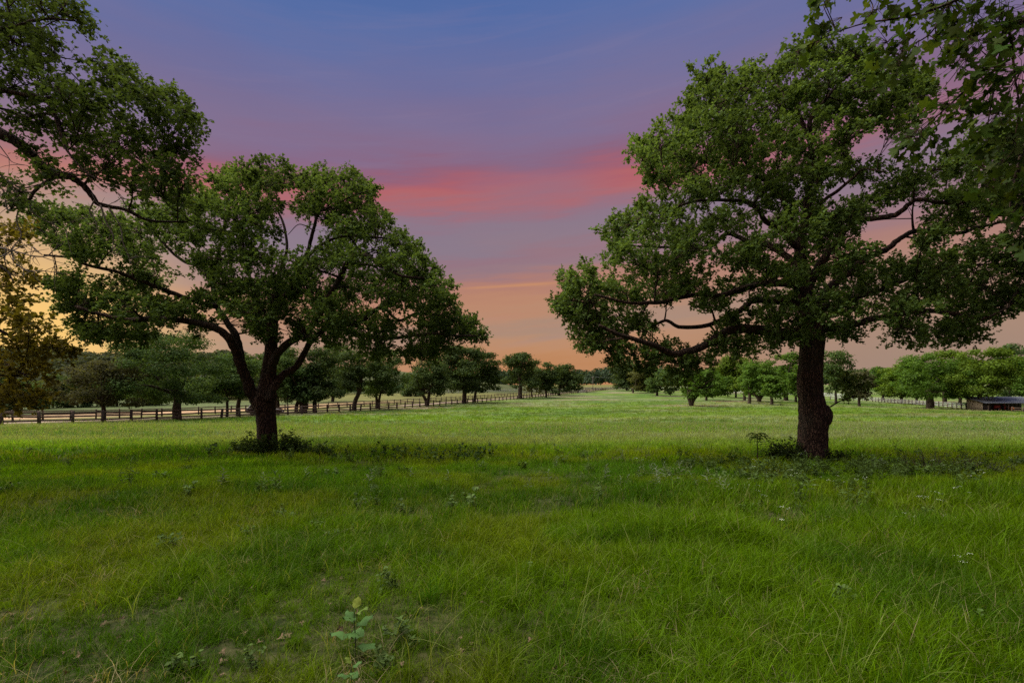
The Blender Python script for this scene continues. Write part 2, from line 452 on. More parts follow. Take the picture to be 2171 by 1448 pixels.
def tint_mat(name, instancer):
    m, b = new_mat(name)
    at = b.n('ShaderNodeAttribute'); at.attribute_name = 'tint'
    if instancer: at.attribute_type = 'INSTANCER'
    col = at.outputs['Color']
    geo = b.n('ShaderNodeNewGeometry'); pos = geo.outputs['Position']
    if instancer:
        ar = b.n('ShaderNodeAttribute'); ar.attribute_name = 'rnd'
        oi = b.n('ShaderNodeObjectInfo').outputs['Random']
        ah = b.n('ShaderNodeAttribute'); ah.attribute_name = 'hgt'
        k = b.math('ADD', b.math('MULTIPLY', ar.outputs['Fac'], .55), b.math('ADD', b.math('MULTIPLY', oi, .75), .38))
        cc = b.n('ShaderNodeVectorMath', operation='SCALE'); b.put(cc.inputs[0], col); b.put(cc.inputs['Scale'], k)
        c = b.mix(b.maprange(ar.outputs['Fac'], .90, .96, 0, .75), cc.outputs[0], (0.22, 0.21, 0.09))
        seed = b.maprange(ah.outputs['Fac'], 1.4, 1.6, 0, 1)
        c = b.mix(seed, c, (0.26, 0.30, 0.16))
        d = b.n('ShaderNodeBsdfDiffuse'); b.put(d.inputs[0], c)
        t = b.n('ShaderNodeBsdfTranslucent'); b.put(t.inputs[0], b.mix(1.0, c, (1.2, 1.2, .35), 'MULTIPLY'))
        mx = b.n('ShaderNodeMixShader'); mx.inputs[0].default_value = .45
        b.t.links.new(d.outputs[0], mx.inputs[1]); b.t.links.new(t.outputs[0], mx.inputs[2])
        g = b.n('ShaderNodeBsdfGlossy'); g.inputs['Roughness'].default_value = .45
        fr = b.n('ShaderNodeFresnel'); fr.inputs[0].default_value = 1.35
        mx2 = b.n('ShaderNodeMixShader'); b.put(mx2.inputs[0], .004)
        b.t.links.new(mx.outputs[0], mx2.inputs[1]); b.t.links.new(g.outputs[0], mx2.inputs[2])
        surf(m, b, mx2.outputs[0])
    else:
        sepn = b.n('ShaderNodeSeparateXYZ'); b.put(sepn.inputs[0], pos)
        near = b.maprange(sepn.outputs[1], 14.0, 60.0, 1.0, 0.0)
        st = b.n('ShaderNodeVectorMath', operation='MULTIPLY'); b.put(st.inputs[0], pos); st.inputs[1].default_value = (1, 1, 1)
        f1 = b.noise(pos, 1.1, 5.0, .65); f2 = b.noise(pos, 9.0, 4.0, .6); f3 = b.noise(pos, .22, 4.0, .6)
        k = b.math('MULTIPLY', b.maprange(f1, .3, .7, .62, 1.38), b.maprange(f3, .3, .7, .40, .64))  # tint scaled down, standing in for the shade between grass blades
        cc = b.n('ShaderNodeVectorMath', operation='SCALE'); b.put(cc.inputs[0], col); b.put(cc.inputs['Scale'], k)
        soil = b.mix(b.maprange(f2, .35, .65), (0.010, 0.011, 0.004), (0.050, 0.042, 0.022))
        c = b.mix(b.math('MULTIPLY', near, .75), cc.outputs[0], soil)
        surf(m, b, principled(b, c, .95, .1, b.math('ADD', f1, b.math('MULTIPLY', f2, .4)), .9, .12))
    return m
M_GROUND = tint_mat('meadow_ground', False)
M_GRASS = tint_mat('grass_blade', True)

# ------------------------------------------------------------------ ground sheet
def sinh_axis(lo, hi, n, s):
    t = np.linspace(math.asinh(lo / s), math.asinh(hi / s), n)
    return np.sinh(t) * s
gx = sinh_axis(-3500, 3500, 200, 14.0); gy = sinh_axis(-250, 3800, 210, 14.0)
X, Yy = np.meshgrid(gx, gy)
Z = zg(X, Yy)
mb = MB(); nx, ny = len(gx), len(gy)
ii, jj = np.meshgrid(np.arange(ny - 1), np.arange(nx - 1), indexing='ij')
q = np.stack([ii * nx + jj, ii * nx + jj + 1, (ii + 1) * nx + jj + 1, (ii + 1) * nx + jj], -1).reshape(-1, 4)
mb.add(np.stack([X, Yy, Z], -1).reshape(-1, 3), q)
gme = mb.mesh('ground', M_GROUND)
c, _ = ground_tint(X.ravel(), Yy.ravel())
a = gme.attributes.new('tint', 'FLOAT_COLOR', 'POINT'); a.data.foreach_set('color', np.c_[c, np.ones(len(c))].astype(np.float32).ravel())
ground = obj('ground', gme, kind='structure')

# lane between the two fences
def fence_xy(k, off): 
    p = FK0 + FDIR * k + FNRM * off
    return p
mb = MB(); pv = []
ks = np.arange(-14, 96, 1.0)
for k in ks:
    for o_ in (4.6, 5.6, 7.4, 8.4):
        p = fence_xy(k, o_ + .5 * math.sin(k * .21)); pv.append([p[0], p[1], float(zg(*p)) + .03])
n = len(ks); q = [[i * 4 + j, i * 4 + j + 1, i * 4 + j + 5, i * 4 + j + 4] for i in range(n - 1) for j in range(3)]
mb.add(pv, q)
obj('lane', mb, M_LANE, kind='structure')

# wooded hill far left
mb = MB(); hx = np.linspace(-520, 60, 70); hy = np.linspace(215, 520, 40)
HX, HY = np.meshgrid(hx, hy)
def hill_z(x, y):
    h = 13.5 * sstep(205, 300, y) * sstep(40, -110, x) * (0.85 + .3 * fbm(x * .012, y * .012, 3)) + 4 * sstep(-200, -330, x) * sstep(215, 330, y)
    return zg(x, y) + h - 1.0 + 1.0 * sstep(215, 225, y) * sstep(60, 40, x)
ii, jj = np.meshgrid(np.arange(39), np.arange(69), indexing='ij')
mb.add(np.stack([HX, HY, hill_z(HX, HY)], -1).reshape(-1, 3), np.stack([ii * 70 + jj, ii * 70 + jj + 1, (ii + 1) * 70 + jj + 1, (ii + 1) * 70 + jj], -1).reshape(-1, 4))
M_HILL = simple_mat('wooded_hill_soil', (0.03, 0.04, 0.015), (0.06, 0.07, 0.025), .1, .95, .1)
obj('hill', mb, M_HILL, kind='structure')

# ------------------------------------------------------------------ tree growing
def grow_oak(root, limbs, blobs, n_sub, n_tw, n_lf, leaf, leaf_size, color, tmpl=KITE, trunk=None, flare=None, mat=M_LEAF, twr=1.0, flat=0.75, droop=0.0, limb_sides=8):
    """limbs: list of (pts(n,3), radii(n)) in world coordinates; blobs: (centre(3), radii(3)).
    trunk (pts, radii) becomes part 'trunk', limbs its children, the rest 'twigs' and 'crown'."""
    o0 = np.array(root.location)
    nodes = []; nrad = []
    tr = None
    if trunk is not None:
        tb = MB(); pts = spline(np.c_[trunk[0], trunk[1]], 46)
        tp, trd = pts[:, :3], pts[:, 3]
        n_s = 22; T = norm(np.gradient(tp, axis=0))
        a = np.linspace(0, 2 * np.pi, n_s, endpoint=False)
        hgt = tp[:, 2] - tp[0, 2]
        lob = 1 + .05 * np.sin(3 * a[None] + hgt[:, None] * .8) + .04 * np.sin(7 * a[None] + 2) + .07 * (rng.random((len(tp), n_s)) - .5)
        if flare: lob = lob * (1 + (flare * np.exp(-hgt / .22))[:, None] * (1 + .5 * np.sin(5 * a + 1))[None])
        V = tp[:, None] + (trd[:, None] * lob)[..., None] * np.stack([np.cos(a), np.sin(a), 0 * a], -1)[None]
        i = np.arange(len(tp) - 1)[:, None] * n_s; j = np.arange(n_s)[None]; j2 = (j + 1) % n_s
        tb.add(V.reshape(-1, 3) - o0, np.stack([i + j, i + j2, i + n_s + j2, i + n_s + j], -1).reshape(-1, 4))
        tr = obj('trunk', tb, M_BARK, root)
        nodes.append(tp[len(tp) // 2:]); nrad.append(trd[len(tp) // 2:])
    par = tr if tr is not None else root
    for L in limbs:
        lp, lr = L
        s = spline(np.c_[lp, lr], max(10, len(lp) * 5))
        w = np.cumsum(rng.normal(size=(len(s), 3)) * .012, axis=0); w -= np.linspace(0, 1, len(s))[:, None] * w[-1]
        s[:, :3] += w * np.minimum(1, s[:, 3:4] * 12)
        lb = MB(); tube(lb, s[:, :3] - o0, s[:, 3], limb_sides, wob=.16)
        obj('limb', lb, M_BARK, par)
        nodes.append(s[:, :3]); nrad.append(s[:, 3])
    nodes = np.vstack(nodes); nrad = np.concatenate(nrad)
    tw = MB(); cr = MB()
    order = np.argsort([np.min(np.linalg.norm(nodes - b[0], axis=1)) for b in blobs])
    A_, M_, C_, R0 = [], [], [], []
    TA, TC, BR = [], [], []
    for bi in order:
        c, r = blobs[bi]
        d = np.linalg.norm(nodes - c, axis=1) + .6 * np.maximum(0, nodes[:, 2] - c[2])
        k = int(np.argmin(d + 2.0 * (nrad < .012)))
        st, sr = nodes[k], nrad[k]
        mid = (st + c) / 2 + rng.normal(size=3) * .10 * np.linalg.norm(c - st) + np.array([0, 0, .04 * np.linalg.norm(c - st)])
        bz = bezier(st, mid, c, 7)
        r0 = min(sr * .6, .018 + .022 * np.linalg.norm(c - st) + .02 * r.mean()); rr = np.linspace(max(r0, .012), .009, 7) * twr
        tube(tw, bz - o0, rr, 5, cap=False)
        nodes = np.vstack([nodes, bz[2:]]); nrad = np.concatenate([nrad, rr[2:]])
        ns = max(5, int(n_sub * (r.mean()) ** 1.0))
        dd = rdir(ns); dd[:, 2] = dd[:, 2] * flat + .12
        sp = c + dd * r * (rng.random((ns, 1)) ** .45) * rng.uniform(.75, 1.25, (ns, 1))
        kk = rng.integers(2, 7, ns); a0 = bz[kk]
        A_.append(a0); C_.append(sp); M_.append((a0 + sp) / 2 + rng.normal(size=(ns, 3)) * .06 + [0, 0, .03]); R0.append(np.full(ns, .011 * twr))
        ta = np.repeat(sp, n_tw, 0); td = norm(rdir(len(ta)) + .7 * np.repeat(norm(sp - c), n_tw, 0) + [0, 0, .15 - droop])
        BR.append(np.full(len(ta), rng.random())); TA.append(ta); TC.append(ta + td * (leaf_size * rng.uniform(1.3, 4.1, (len(ta), 1))))
    A_, M_, C_, R0 = map(np.concatenate, (A_, M_, C_, R0))
    tubes3(tw, A_ - o0, M_ - o0, C_ - o0, R0, .005 * twr)
    TA, TC = np.concatenate(TA), np.concatenate(TC)
    s3 = slice(None, None, 8); tubes3(tw, TA[s3] - o0, ((TA + TC) / 2 - o0 + rng.normal(size=TA.shape) * .01)[s3], TC[s3] - o0, .005 * twr, .002 * twr)
    m = len(TA)
    t = rng.uniform(.25, 1.05, (m, n_lf, 1))
    lp = (TA[:, None] + (TC - TA)[:, None] * t).reshape(-1, 3)
    ld = norm(np.repeat(norm(TC - TA), n_lf, 0) * .8 + rdir(m * n_lf) * .9 + [0, 0, -.1 - droop])
    ln = norm(rdir(m * n_lf) * .65 + [0, 0, 1.0])
    rn = np.clip(.34 * np.repeat(np.concatenate(BR), n_lf) + .28 * np.repeat(rng.random(m // n_tw + 1), n_tw * n_lf)[:m * n_lf] + .45 * rng.random(m * n_lf), 0, 1)
    leaves(cr, tmpl, lp - o0, ld, ln, leaf_size * rng.uniform(.65, 1.2, m * n_lf), rn)
    obj('twigs', tw, M_BARK, root, kind='stuff')
    co = obj('crown', cr, mat, root, kind='stuff'); co.color = (*color, 1)
    return co

def px_limb(pts, Y, r0, r1, dy0=0.0, dy1=0.0):
    n = len(pts); t = np.linspace(0, 1, n)
    dys = dy0 + (dy1 - dy0) * t
    p = np.array([P(u, v, Y + d) for (u, v), d in zip(pts, dys)])
    return p, r0 + (r1 - r0) * t ** .8
def px_blobs(lst, Y, copies, depth, cen, rad, rmin=.6):
    out = []
    for it in lst:
        u, v, r = it[:3]
        rho = min(.97, math.hypot((u - cen[0]) / rad[0], (v - cen[1]) / rad[1]))
        D = depth * math.sqrt(1 - rho * rho) + .4
        for k in range(copies):
            dy = rng.uniform(-D, D) if copies == 1 else -.6 * D + 1.7 * D * (k + rng.random()) / copies
            y = Y + dy
            jit = 0.22 * r
            c = P(u + rng.normal() * jit, v + rng.normal() * jit, y)
            rr = r * Y / F * rng.uniform(.68, 1.08)
            out.append((c, np.array([rr, max(rr, rmin), rr * .85])))
    return out

# ------------------------------------------------------------------ the right oak
YR = 16.0
b0 = gpt(1724, YR)
oak_r = thing('post_oak', 'tall spreading oak with a burl low on its trunk, right of the open pasture', 'tree', b0)
trk = [(1724, 990, 29), (1724, 960, 28.5), (1725, 915, 28), (1726, 893, 28), (1725, 872, 27), (1722, 852, 25), (1719, 835, 24), (1717, 805, 24), (1718, 774, 23.2), (1721, 739, 23.2), (1722, 705, 23.5), (1716, 660, 18), (1706, 610, 15), (1699, 560, 12.5), (1697, 510, 11)]
tp = np.array([P(u, v, YR) for u, v, _ in trk]); trd = np.array([w * YR / F for *_, w in trk]); tp[0, 2] = b0[2] - .15
k = YR / F
LR = [
 ([(1712, 712), (1670, 704), (1620, 702), (1570, 702), (1530, 715), (1490, 738), (1440, 752), (1415, 748), (1385, 735), (1350, 722), (1310, 708), (1270, 690)], 13, 3, 0, -2.2),
 ([(1716, 668), (1680, 643), (1640, 636), (1601, 635), (1575, 653), (1538, 672), (1498, 688), (1441, 690), (1410, 680), (1370, 700)], 10, 3, 0, 1.8),
 ([(1708, 625), (1685, 604), (1645, 598), (1606, 601), (1560, 618), (1527, 627), (1475, 625), (1396, 640), (1330, 640), (1260, 625)], 10, 2.5, 0, -1.2),
 ([(1702, 570), (1660, 540), (1620, 515), (1585, 509), (1540, 496), (1501, 520), (1460, 525), (1386, 522), (1330, 520)], 8, 2.2, .2, 2.4),
 ([(1697, 530), (1665, 500), (1624, 468), (1601, 437), (1566, 425), (1520, 424), (1470, 428), (1410, 450)], 7, 2, 0, -1.8),
 ([(1698, 515), (1670, 450), (1650, 410), (1612, 396), (1570, 385), (1543, 370), (1514, 353), (1460, 330), (1400, 325)], 7.5, 2, 0, .8),
 ([(1650, 410), (1625, 385), (1595, 367), (1572, 323), (1550, 270), (1520, 210)], 5, 1.8, .2, -.6),
 ([(1697, 515), (1706, 450), (1712, 400), (1716, 350), (1716, 304), (1716, 258), (1740, 222), (1786, 170), (1834, 131)], 9, 2, 0, -.8),
 ([(1716, 300), (1690, 240), (1660, 200), (1640, 165)], 5, 1.5, -.3, .8),
 ([(1714, 370), (1740, 335), (1761, 316), (1804, 292), (1834, 277), (1877, 258), (1920, 252), (1950, 200)], 6, 1.5, 0, 1.6),
 ([(1706, 470), (1740, 432), (1774, 407), (1810, 377), (1834, 359), (1880, 366)], 5.5, 1.3, 0, -1.5),
 ([(1712, 610), (1750, 545), (1775, 510), (1798, 485), (1837, 466), (1895, 457), (1922, 435), (1947, 424), (2030, 432), (2100, 400), (2180, 370)], 9, 2.2, 0, -2.0),
 ([(1717, 650), (1770, 600), (1815, 565), (1850, 543), (1886, 526), (1909, 507), (1947, 490), (2033, 496), (2074, 482), (2130, 468), (2200, 440)], 10, 2.4, .2, 2.2),
 ([(1722, 690), (1765, 690), (1815, 681), (1853, 673), (1936, 662), (2013, 664), (2047, 673), (2091, 675), (2140, 650)], 10, 2, 0, -1.0),
 ([(1718, 660), (1780, 640), (1850, 620), (1930, 590), (2010, 570), (2090, 560), (2190, 560)], 8, 2, .3, 2.8),
 ([(1760, 862), (1780, 850), (1800, 845), (1815, 838), (1825, 825)], 1.6, .5, -.1, -.4)]
bm_ = MB(); a_, e_ = np.meshgrid(np.linspace(0, 2 * np.pi, 17)[:-1], np.linspace(-1.5, 1.5, 11)); sph = np.stack([np.cos(e_) * np.cos(a_), np.cos(e_) * np.sin(a_), np.sin(e_)], -1)
sph = sph * (1 + .10 * (rng.random(sph.shape[:2]) - .5))[..., None] * np.array([.29, .30, .40]); bi_ = np.array([[i * 16 + j, i * 16 + (j + 1) % 16, (i + 1) * 16 + (j + 1) % 16, (i + 1) * 16 + j] for i in range(10) for j in range(16)])
bm_.add(sph.reshape(-1, 3) + P(1743, 882, YR - .08) - b0, bi_); obj('burl', bm_, M_BARK, oak_r)
limbs = [px_limb(p, YR, a * k, b * k, d0, d1) for p, a, b, d0, d1 in LR]
RB = [(1510,170,45),(1490,215,50),(1545,215,52),(1590,180,42),(1640,165,42),(1690,140,42),(1745,115,42),(1800,108,38),(1835,140,33),(1760,170,48),(1700,200,52),(1640,225,52),(1580,260,55),(1510,275,52),(1450,265,38),(1395,300,42),(1372,335,30),(1430,330,50),(1402,385,30),(1470,370,52),(1530,340,56),(1600,320,56),(1660,290,56),(1720,260,48),(1780,230,42),(1840,190,42),(1890,165,36),(1940,170,36),(1965,192,22),(1905,220,40),(1850,250,40),(1800,290,34),(1920,260,26),(1700,340,52),(1640,380,56),(1560,400,56),(1480,430,52),(1420,450,42),(1340,465,40),(1315,495,36),(1390,500,55),(1460,500,55),(1540,470,55),(1610,450,52),(1680,430,56),(1740,380,46),(1785,350,28),(1830,372,18),
(1315,540,42),(1370,570,56),(1440,560,46),(1255,600,42),(1212,608,30),(1200,640,26),(1270,650,55),(1330,630,56),(1400,620,56),(1460,610,50),(1560,550,50),(1620,520,52),(1690,500,56),(1740,460,56),(1640,590,52),(1580,620,44),(1510,640,38),
(1240,690,44),(1300,700,50),(1225,662,30),(1252,735,28),(1310,750,30),(1360,690,38),(1400,752,38),(1370,775,20),(1440,778,34),(1480,770,34),(1520,748,34),(1580,738,34),(1640,728,30),(1560,690,34),(1630,670,48),(1680,690,40),(1700,640,52),(1700,580,46),
(1760,520,46),(1760,590,56),(1750,650,56),(1740,700,36),(1790,705,26),(1820,640,56),(1810,570,54),(1790,480,32),(1860,600,56),(1920,575,52),(1980,555,54),(1900,650,56),(1960,630,56),(1930,695,38),(1990,705,44),(2040,640,50),(2050,700,34),(2090,670,38),(2130,640,34),(2040,580,50),(2100,600,46),(2150,560,46),(2165,630,30),
(1830,445,32),(1880,412,44),(1940,390,50),(2000,362,50),(2060,332,50),(2120,312,50),(2171,300,50),(2010,420,50),(2070,400,54),(2140,390,54),(2190,360,60),(2000,478,34),(2050,460,44),(2130,440,50),(2190,450,56),(2095,530,34),(2170,520,46),(1960,512,26),(2210,570,50),(2215,630,40),(2250,400,60),(2250,500,60),
(1800,835,14),(1815,815,16),(1790,805,14)]
blobs = px_blobs(RB[:-3], YR, 3, 4.6, (1690, 440), (520, 350)) + px_blobs(RB[-3:], YR, 1, .2, (1800, 820), (30, 30), .2)
G_OAK = (0.088, 0.142, 0.038)
grow_oak(oak_r, limbs, blobs, 22, 7, 10, None, .091, G_OAK, trunk=(tp, trd), flare=.36)

# ------------------------------------------------------------------ the left oak
YL = 19.0
b0 = gpt(565, YL)
oak_l = thing('post_oak', 'broad forked oak standing in a dark bush, left of the open pasture', 'tree', b0)
trk = [(565, 965, 23), (566, 930, 21.5), (565, 900, 21), (563, 878, 21.5), (560, 856, 25), (563, 838, 24), (567, 815, 18), (571, 785, 16), (575, 750, 14), (577, 715, 12.5), (581, 660, 10), (588, 600, 8)]
tp = np.array([P(u, v, YL) for u, v, _ in trk]); trd = np.array([w * YL / F for *_, w in trk]); tp[0, 2] = b0[2] - .15
k = YL / F
LL = [
 ([(552, 862), (540, 842), (530, 822), (518, 792), (508, 765), (500, 742), (486, 722), (460, 700), (420, 687), (373, 679), (326, 675), (270, 680), (218, 669), (160, 650)], 16.5, 3, 0, -1.8),
 ([(512, 775), (508, 740), (497, 712), (480, 690), (470, 670), (457, 641), (447, 594), (419, 566), (376, 544), (330, 500), (290, 470)], 11.5, 2, .2, 2.0),
 ([(462, 652), (420, 642), (390, 632), (351, 619), (311, 603), (273, 591), (242, 579), (174, 563), (160, 540), (140, 545), (93, 541)], 7, 1.8, .2, -1.6),
 ([(447, 600), (460, 550), (470, 500), (480, 450), (500, 400)], 5, 1.6, .8, .2),
 ([(572, 800), (580, 772), (600, 738), (639, 712), (665, 690), (690, 650), (720, 600), (747, 547), (775, 544), (812, 566), (853, 585), (900, 590)], 12, 2, 0, -2.2),
 ([(570, 850), (580, 822), (590, 803), (600, 791), (622, 775), (642, 745), (656, 722), (690, 700), (730, 690), (769, 678), (806, 653), (843, 681), (884, 665), (940, 670)], 12, 2.2, -.3, 1.4),
 ([(720, 694), (780, 715), (834, 718), (868, 715), (915, 709), (965, 712), (1010, 712)], 6, 1.6, .4, -1.2),
 ([(588, 610), (592, 580), (599, 563), (607, 530), (600, 480), (580, 430), (560, 390)], 6, 1.6, 0, .6),
 ([(582, 660), (620, 600), (650, 540), (666, 491), (673, 454), (676, 423), (690, 385)], 7, 1.6, 0, -.8),
 ([(668, 490), (635, 476), (610, 498)], 1.5, .6, -.6, -.6),
 ([(673, 450), (710, 435), (750, 415), (780, 405)], 3, 1, -.6, -1.2),
 ([(578, 700), (555, 650), (530, 590), (520, 540), (510, 480)], 6, 1.8, .2, -1.4),
 ([(650, 545), (700, 510), (760, 500), (830, 510), (870, 540)], 4.5, 1.4, -.2, 1.6)]
limbs = [px_limb(p, YL, a * k * .86, b * k, d0, d1) for p, a, b, d0, d1 in LL]; trd = trd * .93
LB = [(470,395,36),(510,380,36),(550,385,36),(585,392,30),(500,430,46),(560,430,44),(640,388,36),(690,382,38),(740,392,36),(775,407,26),(650,430,38),(710,432,46),(765,442,36),(800,468,26),(440,430,40),(390,432,40),(340,452,40),(290,480,42),(410,480,50),(350,510,50),(470,480,50),(540,485,42),(720,490,50),(780,512,46),(840,512,34),(870,540,34),(700,540,50),(760,560,46),(830,568,46),(900,580,36),(930,610,36),(880,620,46),(948,650,36),(920,670,46),(978,690,36),(1010,714,24),(940,712,40),(890,700,34),(850,640,46),(800,620,50),(730,610,54),(660,560,40),(650,620,54),(560,545,40),(500,540,50),(440,550,42),(480,612,44),(540,612,40),(560,652,44),(620,668,46),(690,668,54),(760,670,50),(820,690,38),(760,728,38),(700,718,38),(800,745,30),(872,750,18),(905,748,18),(930,735,22),(640,700,28),(580,700,28),(540,690,28),(500,655,34),(440,640,34),
(230,482,30),(170,462,36),(110,462,32),(75,478,20),(250,530,42),(200,522,34),(300,540,46),(320,590,44),(260,600,34),(135,520,22),(180,548,26),(230,640,46),(170,640,40),(130,642,28),(290,650,46),(350,645,40),(395,668,26),(330,690,32),(270,692,32),(210,690,34),(170,690,24),(195,714,16),(250,712,16),(420,690,22),(125,605,18),(160,600,28),(300,712,14),(600,600,38),(590,640,40),(640,580,36),(520,660,34),(470,590,40),(700,655,40)]
blobs = px_blobs(LB, YL, 3, 5.0, (560, 560), (480, 230))
grow_oak(oak_l, limbs, blobs, 21, 7, 10, None, .097, G_OAK, trunk=(tp, trd), flare=.25)

# ------------------------------------------------------------------ tree whose limb reaches in at the top left (trunk beyond the frame)
YA = 11.0
b0 = gpt(-420, YA)
oak_a = thing('post_oak', 'oak limb with dark leaves and bare twigs reaching in from the top left corner', 'tree', b0)
kA = YA / F
trk = [(-420, 1000, 36), (-418, 900, 31), (-415, 700, 27), (-400, 500, 25), (-370, 300, 22), (-340, 100, 17), (-320, -150, 12), (-310, -400, 7)]
tp = np.array([P(u, v, YA) for u, v, _ in trk]); tp[0, 2] = b0[2] - .15; trd = np.array([w * kA for *_, w in trk])
LA = [
 ([(-375, 330), (-280, 270), (-180, 240), (-80, 245), (0, 278), (33, 292), (66, 315), (109, 358), (146, 371), (172, 391), (199, 421), (212, 434), (265, 444), (315, 467), (398, 471)], 18, 2.0, 0, 0.6),
 ([(112, 362), (99, 384), (75, 405), (60, 428), (35, 430), (20, 447)], 4.5, 2, .1, -.3),
 ([(-60, 248), (-30, 215), (0, 192), (50, 199), (93, 209), (116, 239), (133, 298), (159, 341), (200, 380)], 7, 1.6, .2, -.4),
 ([(120, 250), (139, 285), (172, 292), (205, 308), (298, 322), (350, 320)], 3.5, 1.2, -.2, .5),
 ([(-360, 220), (-250, 120), (-150, 80), (-60, 60), (20, 60), (90, 40), (160, 45)], 11, 1.4, 0, -.8),
 ([(93, 209), (150, 195), (200, 170), (230, 165), (290, 185), (350, 215), (395, 240)], 3, 1, 0, .8),
 ([(-350, 150), (-300, -50), (-220, -200), (-100, -300)], 9, 2, .5, -1.5),
 ([(-380, 350), (-480, 200), (-600, 100), (-700, 50)], 11, 2, 0, 1.5)]
limbs = [px_limb(p, YA, a * kA, b * kA, d0, d1) for p, a, b, d0, d1 in LA]
AB = [(20,20,46),(80,12,36),(140,18,26),(165,42,16),(40,70,42),(92,62,32),(20,120,46),(70,130,42),(108,112,20),(30,180,46),(90,178,42),(140,202,40),(190,212,36),(232,140,13),(262,152,15),(240,185,26),(280,190,26),(300,212,26),(240,235,36),(190,260,42),(130,250,42),(60,240,42),(330,222,26),(370,207,12),(395,235,15),(400,270,15),(350,262,36),(300,272,42),(250,300,42),(200,322,36),(340,312,32),(380,322,15),(300,342,36),(350,362,28),(260,362,32),(150,305,22),(95,275,24),(390,385,18),(330,402,26),(378,412,20),(112,378,16),(195,350,22),(280,400,16),(30,402,10),(28,430,10),(75,330,10),
(-60,40,60),(-60,190,60),(-160,100,70),(-160,230,60),(-90,-70,70),(30,-70,60),(-260,-20,80),(-120,-200,80),(-300,-250,90),(-480,-60,90),(-620,20,90)]
blobs = px_blobs(AB, YA, 2, 1.6, (150, 200), (420, 330), .4)
grow_oak(oak_a, limbs, blobs, 22, 6, 6, None, .098, (0.066, 0.104, 0.030), tmpl=STAR, trunk=(tp, trd), flare=.25, twr=1.0)
# bare dead twigs hanging from that limb
dt = MB()
def dead(pts, Y, r0=1.7, sub=3):
    p = np.array([P(u, v, Y) for u, v in pts]); s = spline(p, len(p) * 4)
    tube(dt, s - np.array(oak_a.location), np.linspace(r0, .5, len(s)) * kA, 5)
    for _ in range(sub * len(pts)):
        i = rng.integers(1, len(s) - 1); d = norm(s[i + 1] - s[i - 1] + rng.normal(size=3) * .35 + [0, 0, rng.uniform(-.5, .2)])
        L = rng.uniform(.15, .5)
        bz = bezier(s[i], s[i] + d * L * .5 + rng.normal(size=3) * .03, s[i] + d * L + rng.normal(size=3) * .10, 5)
        tube(dt, bz - np.array(oak_a.location), np.linspace(.008, .003, 5), 4)
dead([(60, 428), (20, 447), (12, 420), (18, 400), (30, 395)], YA + .0, 2.2, 1)
dead([(45, 430), (35, 465), (45, 500), (25, 530), (30, 560)], YA - .2, 1.6)
dead([(60, 430), (75, 455), (120, 480), (160, 500)], YA - .2, 1.4, 2)
dead([(0, 525), (40, 535), (80, 545), (120, 540)], YA - .5, 1.8)
dead([(0, 545), (30, 530), (60, 520), (90, 540)], YA - .5, 1.4)
dead([(35, 560), (60, 575), (95, 575), (135, 580)], YA - .4, 1.8)
dead([(0, 310), (15, 330), (28, 345), (60, 352)], YA - .3, 1.1, 1)
dead([(0, 370), (20, 390), (40, 420)], YA - .3, 1.3, 2)
dead([(0, 395), (25, 430), (45, 440)], YA - .3, 1.1, 2)
dead([(200, 425), (190, 450), (205, 475), (200, 500)], YA + .1, 1.8, 2)
dead([(213, 435), (225, 470), (240, 500), (238, 530)], YA + .1, 2.0, 3)
dead([(230, 440), (255, 480), (262, 520), (280, 560)], YA + .2, 1.8, 3)
dead([(160, 345), (190, 370), (240, 400), (270, 440)], YA, 1.8, 4)
dead([(100, 93), (115, 75), (128, 82), (142, 92)], YA, 1.0, 1)
obj('dead_twigs', dt, M_DEAD, oak_a, kind='stuff')

# ------------------------------------------------------------------ oak on the left edge, seen against the glow
YE = 15.0
b0 = gpt(-150, YE)
oak_e = thing('post_oak', 'low hanging oak foliage along the left edge in front of the glowing horizon', 'tree', b0)
kE = YE / F
trk = [(-150, 985, 26), (-150, 900, 21), (-146, 800, 18), (-140, 700, 16), (-130, 600, 13), (-120, 500, 9), (-110, 400, 5)]
tp = np.array([P(u, v, YE) for u, v, _ in trk]); tp[0, 2] = b0[2] - .15; trd = np.array([w * kE for *_, w in trk])
LE = [([(-146, 780), (-90, 740), (-40, 745), (0, 762), (30, 780), (60, 800)], 7, 1.6, 0, -.6),
      ([(-142, 720), (-80, 680), (-20, 690), (30, 715), (80, 735), (120, 740)], 7, 1, 0, .5),
      ([(-132, 620), (-80, 570), (-30, 560), (10, 570), (30, 600)], 6, 1, 0, -.6),
      ([(-122, 520), (-80, 470), (-30, 470), (15, 490)], 4, 1, 0, .4),
      ([(-135, 640), (-200, 560), (-280, 520)], 6, 1.5, 0, 1), ([(-146, 800), (-60, 820), (0, 815), (50, 835)], 5, 1, 0, .8)]
limbs = [px_limb(p, YE, a * kE, b * kE, d0, d1) for p, a, b, d0, d1 in LE]
EB = [(15,482,22),(8,512,22),(8,560,30),(28,590,22),(10,620,36),(38,642,22),(20,680,42),(60,690,22),(45,720,36),(15,740,42),(82,736,24),(108,740,14),(124,738,7),(60,768,34),(15,790,42),(30,830,36),(82,790,26),(60,838,26),(-50,600,60),(-60,700,70),(-60,800,70),(-70,500,60),(-160,440,80),(-220,560,90),(-220,680,90),(-130,380,70),(10,850,20)]
blobs = px_blobs(EB, YE, 2, 2.2, (-60, 650), (200, 300), .5)
grow_oak(oak_e, limbs, blobs, 11, 4, 8, None, .13, (0.115, 0.098, 0.016), trunk=(tp, trd), flare=.2)  # amber leaf colour has the sunset glow painted in

